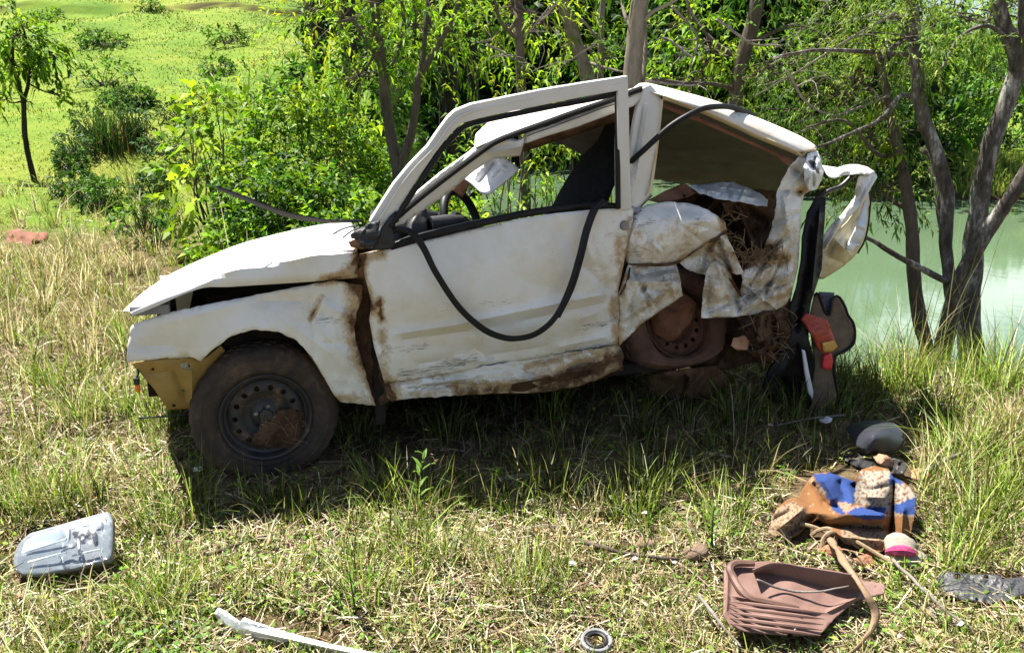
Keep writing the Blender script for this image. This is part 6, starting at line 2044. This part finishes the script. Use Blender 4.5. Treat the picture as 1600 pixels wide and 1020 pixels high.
# knitted cap on the blanket's corner
KC = thing("knitted_cap", gp(1412, 872), "small cream and pink knitted cap lying at the blanket's lower corner", "cap")
def blob(name, c, rad, mat, par, lump=.15, n=18, seed=0, flat=.0):
    V, F = [], []
    m = n // 2 + 1
    for i in range(m):
        ph = math.pi * i / (m - 1)
        for j in range(n):
            t = 2 * math.pi * j / n
            d = np.array([math.sin(ph) * math.cos(t), math.sin(ph) * math.sin(t), math.cos(ph)])
            V.append(d)
    V = np.array(V)
    V = c + V * np.asarray(rad) * (1 + lump * vnoise(V, 1.6, seed))[:, None]
    for i in range(m - 1):
        for j in range(n):
            F.append((i * n + j, (i + 1) * n + j, (i + 1) * n + (j + 1) % n, i * n + (j + 1) % n))
    return mk(name, V, F, mat, par, True)
wool = simple("cream_wool", (.24, .21, .165), (.32, .295, .25), .95, 60, bump=.5)
pinkw = simple("pink_wool", (.36, .03, .11), (.46, .07, .19), .95, 60, bump=.5)
blob("crown_knit", gp(1405, 857, .03), (.062, .058, .045), wool, KC, .2, seed=1)
blob("brim_knit", gp(1416, 872, .02), (.068, .05, .036), wool, KC, .2, seed=2)
mb = MB(); mb.tube([gp(u, v, h) for u, v, h in [(1388, 862, .035), (1398, 860, .062), (1412, 860, .07), (1426, 864, .05), (1434, 870, .03)]], [.012, .017, .019, .017, .012], 8, 20)
mb.build("pink_band", pinkw, KC)
blob("bobble", gp(1435, 871, .025), (.014, .014, .014), simple("red_wool", (.6, .03, .06), (.75, .08, .1), .95, 60, bump=.5), KC, .1, 10, 3)

# --- straps, cords and sticks
strap = simple("brown_bast_strap", (.16, .10, .055), (.27, .18, .11), .8, 14, bump=.4)
mb = MB()
sp = [(1296, 840, .05), (1306, 856, .10), (1318, 875, .13), (1338, 905, .13), (1356, 932, .11), (1366, 950, .08), (1368, 965, .06), (1358, 988, .04), (1340, 1012, .03), (1318, 1030, .02)]
Pc = cat_rom([gp(*q) for q in sp], 50)
rows = []
for s_ in (-1, 0, 1):
    rows.append([p + np.array([1, .3, 0]) * .012 * s_ * (1 + .3 * math.sin(i * .4)) + np.array([0, 0, .006 * (1 - abs(s_))]) for i, p in enumerate(Pc)])
o = skin("strap", rows, 60, 5, strap, None, .003, (.002, 20), loc=gp(1340, 940))
tag(o, "flat brown fibre strap looping over the trim panel down to the bottom edge", "strap")
mb = MB()
for pts in ([(1268, 836, .02), (1280, 828, .05), (1296, 826, .06), (1312, 836, .05), (1322, 846, .03), (1340, 850, .03), (1360, 860, .03)], [(1284, 858, .02), (1286, 842, .05), (1296, 832, .07), (1308, 834, .05), (1304, 846, .03)], [(1250, 818, .05), (1268, 822, .05), (1290, 830, .04), (1330, 842, .05), (1372, 866, .03), (1398, 880, .03)]):
    mb.tube([gp(*q) for q in pts], .0075, 7, 30)
o = mb.build("cord", simple("tan_cord", (.22, .15, .085), (.32, .24, .15), .9, 60, bump=.4), None, True, loc=gp(1300, 845))
tag(o, "knotted tan cord tangled between the blanket and trim panel", "cord")


def stick(pts, r_, label, bk='dead', grp=None, name="stick", cat="stick"):
    P = [gp(u, v, h) for u, v, h in pts]
    k_ = max(12, len(P) * 6)
    V, F = tube_vf(cat_rom(P, k_), np.interp(np.linspace(0, 1, k_), [0, .5, 1], [r_, r_ * .9, r_ * .5]), 6)
    V = V + r_ * .35 * np.stack([vnoise(V, 30, 1), vnoise(V, 30, 2), vnoise(V, 30, 3)], 1)
    o = mk(name, V, F, bark(bk), None, True, loc=P[0])
    return tag(o, label, cat, grp)


stick([(1394, 874, .05), (1430, 908, .07), (1470, 946, .06), (1510, 976, .04), (1544, 996, .02)], .006, "long thin dry stem running from the cap to the lower right", 'dead')
stick([(1182, 905, .14), (1222, 920, .10), (1275, 924, .10), (1326, 915, .11)], .004, "thin stem lying across the pocket of the trim panel", 'dead')
stick([(1092, 930, .05), (1112, 955, .05), (1136, 985, .03), (1158, 1010, .02)], .006, "pale dead stem at the left end of the trim panel", 'dead')
stick([(322, 868, .02), (350, 858, .03), (392, 844, .03), (440, 832, .02)], .007, "brown stick lying between the headlamp and the front wheel", 'brown')
stick([(496, 890, .02), (520, 872, .04), (545, 852, .03), (560, 842, .02)], .012, "short split brown stick in the grass below the car's sill", 'pale')
stick([(120, 1003, .02), (180, 1004, .03), (262, 1008, .02)], .006, "straight dark twig at the bottom left corner of the ground", 'brown')
stick([(780, 750, .03), (820, 742, .04), (850, 735, .03)], .012, "short thick stick in the car's shadow", 'pale')
stick([(1440, 742, .06), (1475, 720, .10), (1505, 708, .12)], .012, "grey stick poking out of the grass right of the dark plastic shell", 'pale')
stick([(292, 930, .02), (320, 920, .03), (352, 910, .02), (380, 902, .02)], .004, "thin dry twig right of the headlamp", 'dead')
stick([(700, 838, .03), (720, 846, .04), (742, 858, .03), (760, 876, .02)], .006, "grey twig lying in straw in front of the sill", 'dead')
stick([(1320, 648, .02), (1260, 655, .04), (1210, 665, .02)], .006, "thin stem lying in the shade under the bumper skin", 'dead')
stick([(880, 838, .02), (930, 852, .04), (985, 866, .03), (1060, 872, .02)], .010, "low grey root lying in front of the rear wheel", 'brown')

# --- dark plastic shell, perforated plate, ring, shards
SH = thing("plastic_shell", gp(1370, 700), "dark grey rounded plastic shell lying in shade behind the blanket", "plastic shell")
sheet("shell", [(1322, 668), (1336, 660), (1358, 656), (1382, 656), (1400, 662), (1412, 674), (1412, 690), (1402, 702), (1380, 710), (1356, 708), (1336, 696)], [(1322, 668, .06), (1365, 680, .17), (1412, 680, .10), (1380, 708, .07), (1360, 657, .10), (1336, 694, .08)],
      simple("slate_plastic", (.022, .024, .032), (.036, .038, .048), .42, 9, bump=.06), SH, 5, mapf=gmap(), noise=(.003, 20), thick=.006)
sheet("lining", [(1318, 700), (1340, 706), (1370, 714), (1400, 716), (1420, 724), (1410, 740), (1380, 738), (1340, 730), (1316, 716)], [(1318, 705, .04), (1420, 724, .08), (1370, 735, .05)], M['plastic'], SH, 5, mapf=gmap(), noise=(.02, 14), thick=.006)
o = sheet("tile_shard", [(1364, 712), (1372, 708), (1386, 711), (1396, 720), (1398, 730), (1384, 728), (1370, 722)], [(1364, 712, .08), (1398, 728, .06), (1380, 714, .12)], simple("brown_board", (.26, .13, .08), (.40, .23, .15), .7), None, 4, mapf=gmap(), thick=.012, loc=gp(1380, 728))
tag(o, "rounded brown board fragment resting against the dark plastic shell", "fragment")
o = sheet("board_shard", [(1424, 734), (1436, 730), (1450, 734), (1452, 744), (1436, 748), (1424, 744)], [(1424, 734, .05), (1452, 742, .07)], simple("orange_board", (.28, .15, .07), (.42, .25, .13), .8), None, 4, mapf=gmap(), thick=.012, noise=(.006, 9), loc=gp(1436, 746))
tag(o, "orange brown board scrap in grass right of the dark plastic shell", "fragment")
k = NT("perforated_black_plastic")
vo_ = k.n("TexVoronoi", Scale=85.0)
k.t.links.new(k.coord(), vo_.inputs["Vector"])
pm = k.pbr(k.ramp(vo_.outputs["Distance"], [(.22, (.012, .012, .012)), (.34, (.045, .045, .048))]), .5, 0, k.bump(vo_.outputs["Distance"], .5, .004), .4)
o = sheet("perforated_plate", [(1464, 905), (1470, 895), (1480, 892), (1520, 897), (1560, 897), (1566, 904), (1584, 902), (1600, 901), (1622, 900), (1626, 920), (1600, 926), (1584, 935), (1565, 942), (1540, 942), (1519, 938), (1496, 936), (1475, 930)],
      [(1464, 905, .04), (1520, 900, .07), (1620, 905, .08), (1519, 938, .045), (1475, 930, .03)], pm, None, 4, mapf=gmap(), noise=(.006, 18), thick=.006, loc=gp(1540, 935),
      holes=[[(1492, 896), (1500, 896), (1500, 903), (1492, 903)], [(1537, 898), (1544, 898), (1544, 904), (1537, 904)]])
tag(o, "black perforated plastic speaker plate lying in grass at the lower right edge", "plate")
RG = thing("rubber_ring", gp(932, 1000), "small grey rubber ring lying on straw at the bottom edge", "ring")
for nm, r0_, w_, zz in (("rubber_band", .042, .0065, .018), ("sealing_ring", .028, .0065, .022)):
    c_ = gp(932, 1000, zz)
    mb = MB()
    mb.tube([c_ + r0_ * np.array([math.cos(t), math.sin(t), .10 * math.sin(t)]) for t in np.linspace(0, 2 * math.pi, 41)], w_, 8)
    mb.build(nm, M['grey_plastic'] if nm[0] == 'r' else M['rubber'], RG)
o = sheet("plastic_shard", [(690, 942), (696, 934), (708, 932), (718, 940), (714, 950), (700, 952)], [(690, 942, .03), (708, 933, .06), (714, 950, .02)], simple("slate_shard", (.05, .055, .09), (.10, .11, .16), .3), None, 3, mapf=gmap(), thick=.008, noise=(.012, 6), loc=gp(704, 950))
tag(o, "small dark broken plastic shard on bare straw in the foreground", "shard")
o = sheet("hollow_brick", [(10, 374), (13, 360), (28, 357), (44, 362), (60, 364), (74, 362), (73, 374), (52, 378), (40, 388), (22, 386), (12, 382)], [(10, 374, .06), (40, 362, .12), (74, 366, .08), (40, 386, .03), (22, 384, .02)], simple("red_clay", (.13, .045, .024), (.22, .085, .045), .85, 12, bump=.3), None, 5,
          mapf=gmap(), thick=.09, noise=(.012, 14), loc=gp(40, 388))
tag(o, "reddish broken clay brick lying in long dry grass at the left edge", "brick")
# earth clods and chips
r = np.random.default_rng(31)
clods = [(1088, 864, .040, "grey brown clod of earth beside the trim panel", (.19, .13, .09)), (1068, 826, .032, "upright pinkish clod in grass at the shadow's edge", (.34, .20, .14)), (905, 872, .026, "brown wood chip standing in the straw", (.30, .20, .13)), (1010, 850, .03, "brown earth clod near the low root", (.22, .15, .10)),
         (1300, 862, .035, "reddish clod under the knotted cord", (.36, .17, .09)), (1352, 878, .03, "reddish clod above the trim panel's pocket", (.32, .15, .08)), (1440, 742, .025, "brown clod left of the grey stick", (.3, .17, .1)), (680, 950, .028, "dark brown clod beside the plastic shard", (.14, .08, .05))]
for u, v, s_, lb, c in clods:
    o = blob("clod", gp(u, v, s_ * .4), (s_ * 1.1, s_ * .9, s_ * .75), simple("earth_clod", tuple(x * .75 for x in c), tuple(x * 1.2 for x in c), .95, 30, bump=.7), None, .3, 14, int(u))
    o["label"] = lb; o["category"] = "clod"; o["group"] = "clods of earth in the foreground"
    me = o.data
    g_ = gp(u, v)
    for vv in me.vertices: vv.co -= Vector(g_)
    o.location = Vector(g_)
white = simple("white_plastic_chip", (.70, .71, .72), (.85, .85, .85), .4)
for u, v, s_, lb in [(893, 880, 9, "white paint flake in the straw beside the wood chip"), (1203, 663, 4, "tiny white flake in the shade under the rear wheel"), (1005, 800, 6, "small white flake at the edge of the car's shadow"), (992, 872, 5, "white chip right of the low root"), (1054, 878, 4, "small pale chip right of the white chip"),
                     (1402, 992, 8, "white scrap in grass below the strap"), (760, 775, 4, "tiny pale flake in the car's shadow"), (308, 732, 10, "grey white sliver leaning against the front tyre"), (1496, 972, 10, "pale crumpled scrap beside the long dry stem"), (1290, 655, 12, "white sliver under the hardboard trim"), (1238, 982, 7, "white scrap at the lip of the trim panel")]:
    a_ = r.uniform(0, 3)
    q = [(u + s_ * math.cos(a_ + t) * k_, v + s_ * .6 * math.sin(a_ + t) * k_) for t, k_ in zip((0, 1.2, 2.1, 3.3, 4.5, 5.4), r.uniform(.6, 1.1, 6))]
    o = sheet("white_flake", q, [(u - s_, v, .02), (u + s_, v, .05)], white, None, max(2.5, s_ * .5), mapf=gmap(), thick=.003, loc=gp(u, v))
    o["label"] = lb; o["category"] = "flake"; o["group"] = "white flakes scattered round the car"
LF = simple("dead_leaf", (.24, .13, .06), (.42, .26, .13), .8, 20)
for i, (u, v, s_) in enumerate([(1400, 985, 16), (1440, 1000, 20), (1465, 1008, 14), (420, 845, 10), (560, 830, 9), (840, 826, 10), (760, 905, 9), (620, 1000, 10), (210, 900, 8), (1160, 800, 10), (1125, 880, 9), (935, 812, 9), (1470, 985, 12), (30, 930, 10), (350, 900, 8)]):
    a_ = r.uniform(0, 6.28)
    cs, sn = math.cos(a_), math.sin(a_)
    q = [(u + s_ * (x * cs - y * sn), v + s_ * .6 * (x * sn + y * cs)) for x, y in ((-1, 0), (-.5, .35), (.1, .42), (.7, .25), (1.1, 0), (.6, -.25), (0, -.4), (-.6, -.3))]
    o = sheet("dead_leaf", q, [(u - s_, v, .02), (u, v, .045), (u + s_, v, .02)], LF, None, max(3, s_ * .4), mapf=gmap(), thick=.002, loc=gp(u, v))
    o["label"] = "curled brown dead leaf lying on the foreground straw"; o["category"] = "leaf"; o["group"] = "dead leaves on the foreground straw"

# --- tall weeds in the foreground, leaf by leaf
def weed(pts, nleaf, L, W, label, seed, colr):
    r_ = np.random.default_rng(700 + seed)
    P = cat_rom([gp(u, v, 0) if i == 0 else Y(u, v, gp(pts[0][0], pts[0][1])[1] - .03 * i) for i, (u, v) in enumerate(pts)], 24)
    e = thing("weed", P[0], label, "weed", "tall weeds in the foreground")
    mk("stem", *tube_vf(P, np.linspace(.0045, .0018, 24), 5), bark('green'), e)
    base = None
    for k_ in range(nleaf):
        t = .22 + .78 * (k_ + r_.uniform(0, .6)) / nleaf
        p = P[min(23, int(t * 23))]
        a = k_ * 2.4 + r_.uniform(-.4, .4)
        D = np.array([[math.cos(a), math.sin(a), .75]])
        s_ = L * (1.1 - .5 * t) * r_.uniform(.8, 1.2)
        d = D[0] / np.linalg.norm(D[0]); s = np.cross(d, [0, 0, 1.0]); s /= np.linalg.norm(s); n_2 = np.cross(s, d)
        V, F = [], []
        for q_, w_, dz_ in ((0, .15, 0), (.3, 1, .03), (.65, .8, .02), (1, .02, -.12)):
            c = p + d * s_ * q_ + n_2 * s_ * dz_
            V += [c + s * W * w_ / 2 + n_2 * W * .15, c, c - s * W * w_ / 2 + n_2 * W * .15]
        for i in range(3):
            F += [(i * 3, i * 3 + 1, i * 3 + 4, i * 3 + 3), (i * 3 + 1, i * 3 + 2, i * 3 + 5, i * 3 + 4)]
        cc = np.tile(np.array(colr) * r_.uniform(.8, 1.2), (12, 1))
        mk("leaf", V, F, M['leaf'], e, True, attrs={"col": cc})


weed([(648, 800), (652, 770), (657, 740), (664, 706)], 13, .075, .016, "upright leafy weed at the edge of the car's shadow under the door", 1, (.12, .22, .03))
weed([(556, 968), (553, 940), (549, 915), (546, 892)], 14, .045, .012, "short upright green weed in the foreground below the sill", 2, (.13, .24, .025))
weed([(1112, 858), (1113, 830), (1114, 808), (1116, 790)], 12, .05, .012, "green weed between the rear wheel and the blanket", 3, (.13, .23, .03))
weed([(575, 690), (574, 660), (573, 635)], 7, .03, .006, "thin weed stalk hanging by the gash behind the front wheel", 4, (.16, .16, .05))
weed([(708, 880), (712, 860), (716, 838)], 8, .05, .016, "pale leaved weed among straw in front of the sill", 5, (.30, .33, .18))
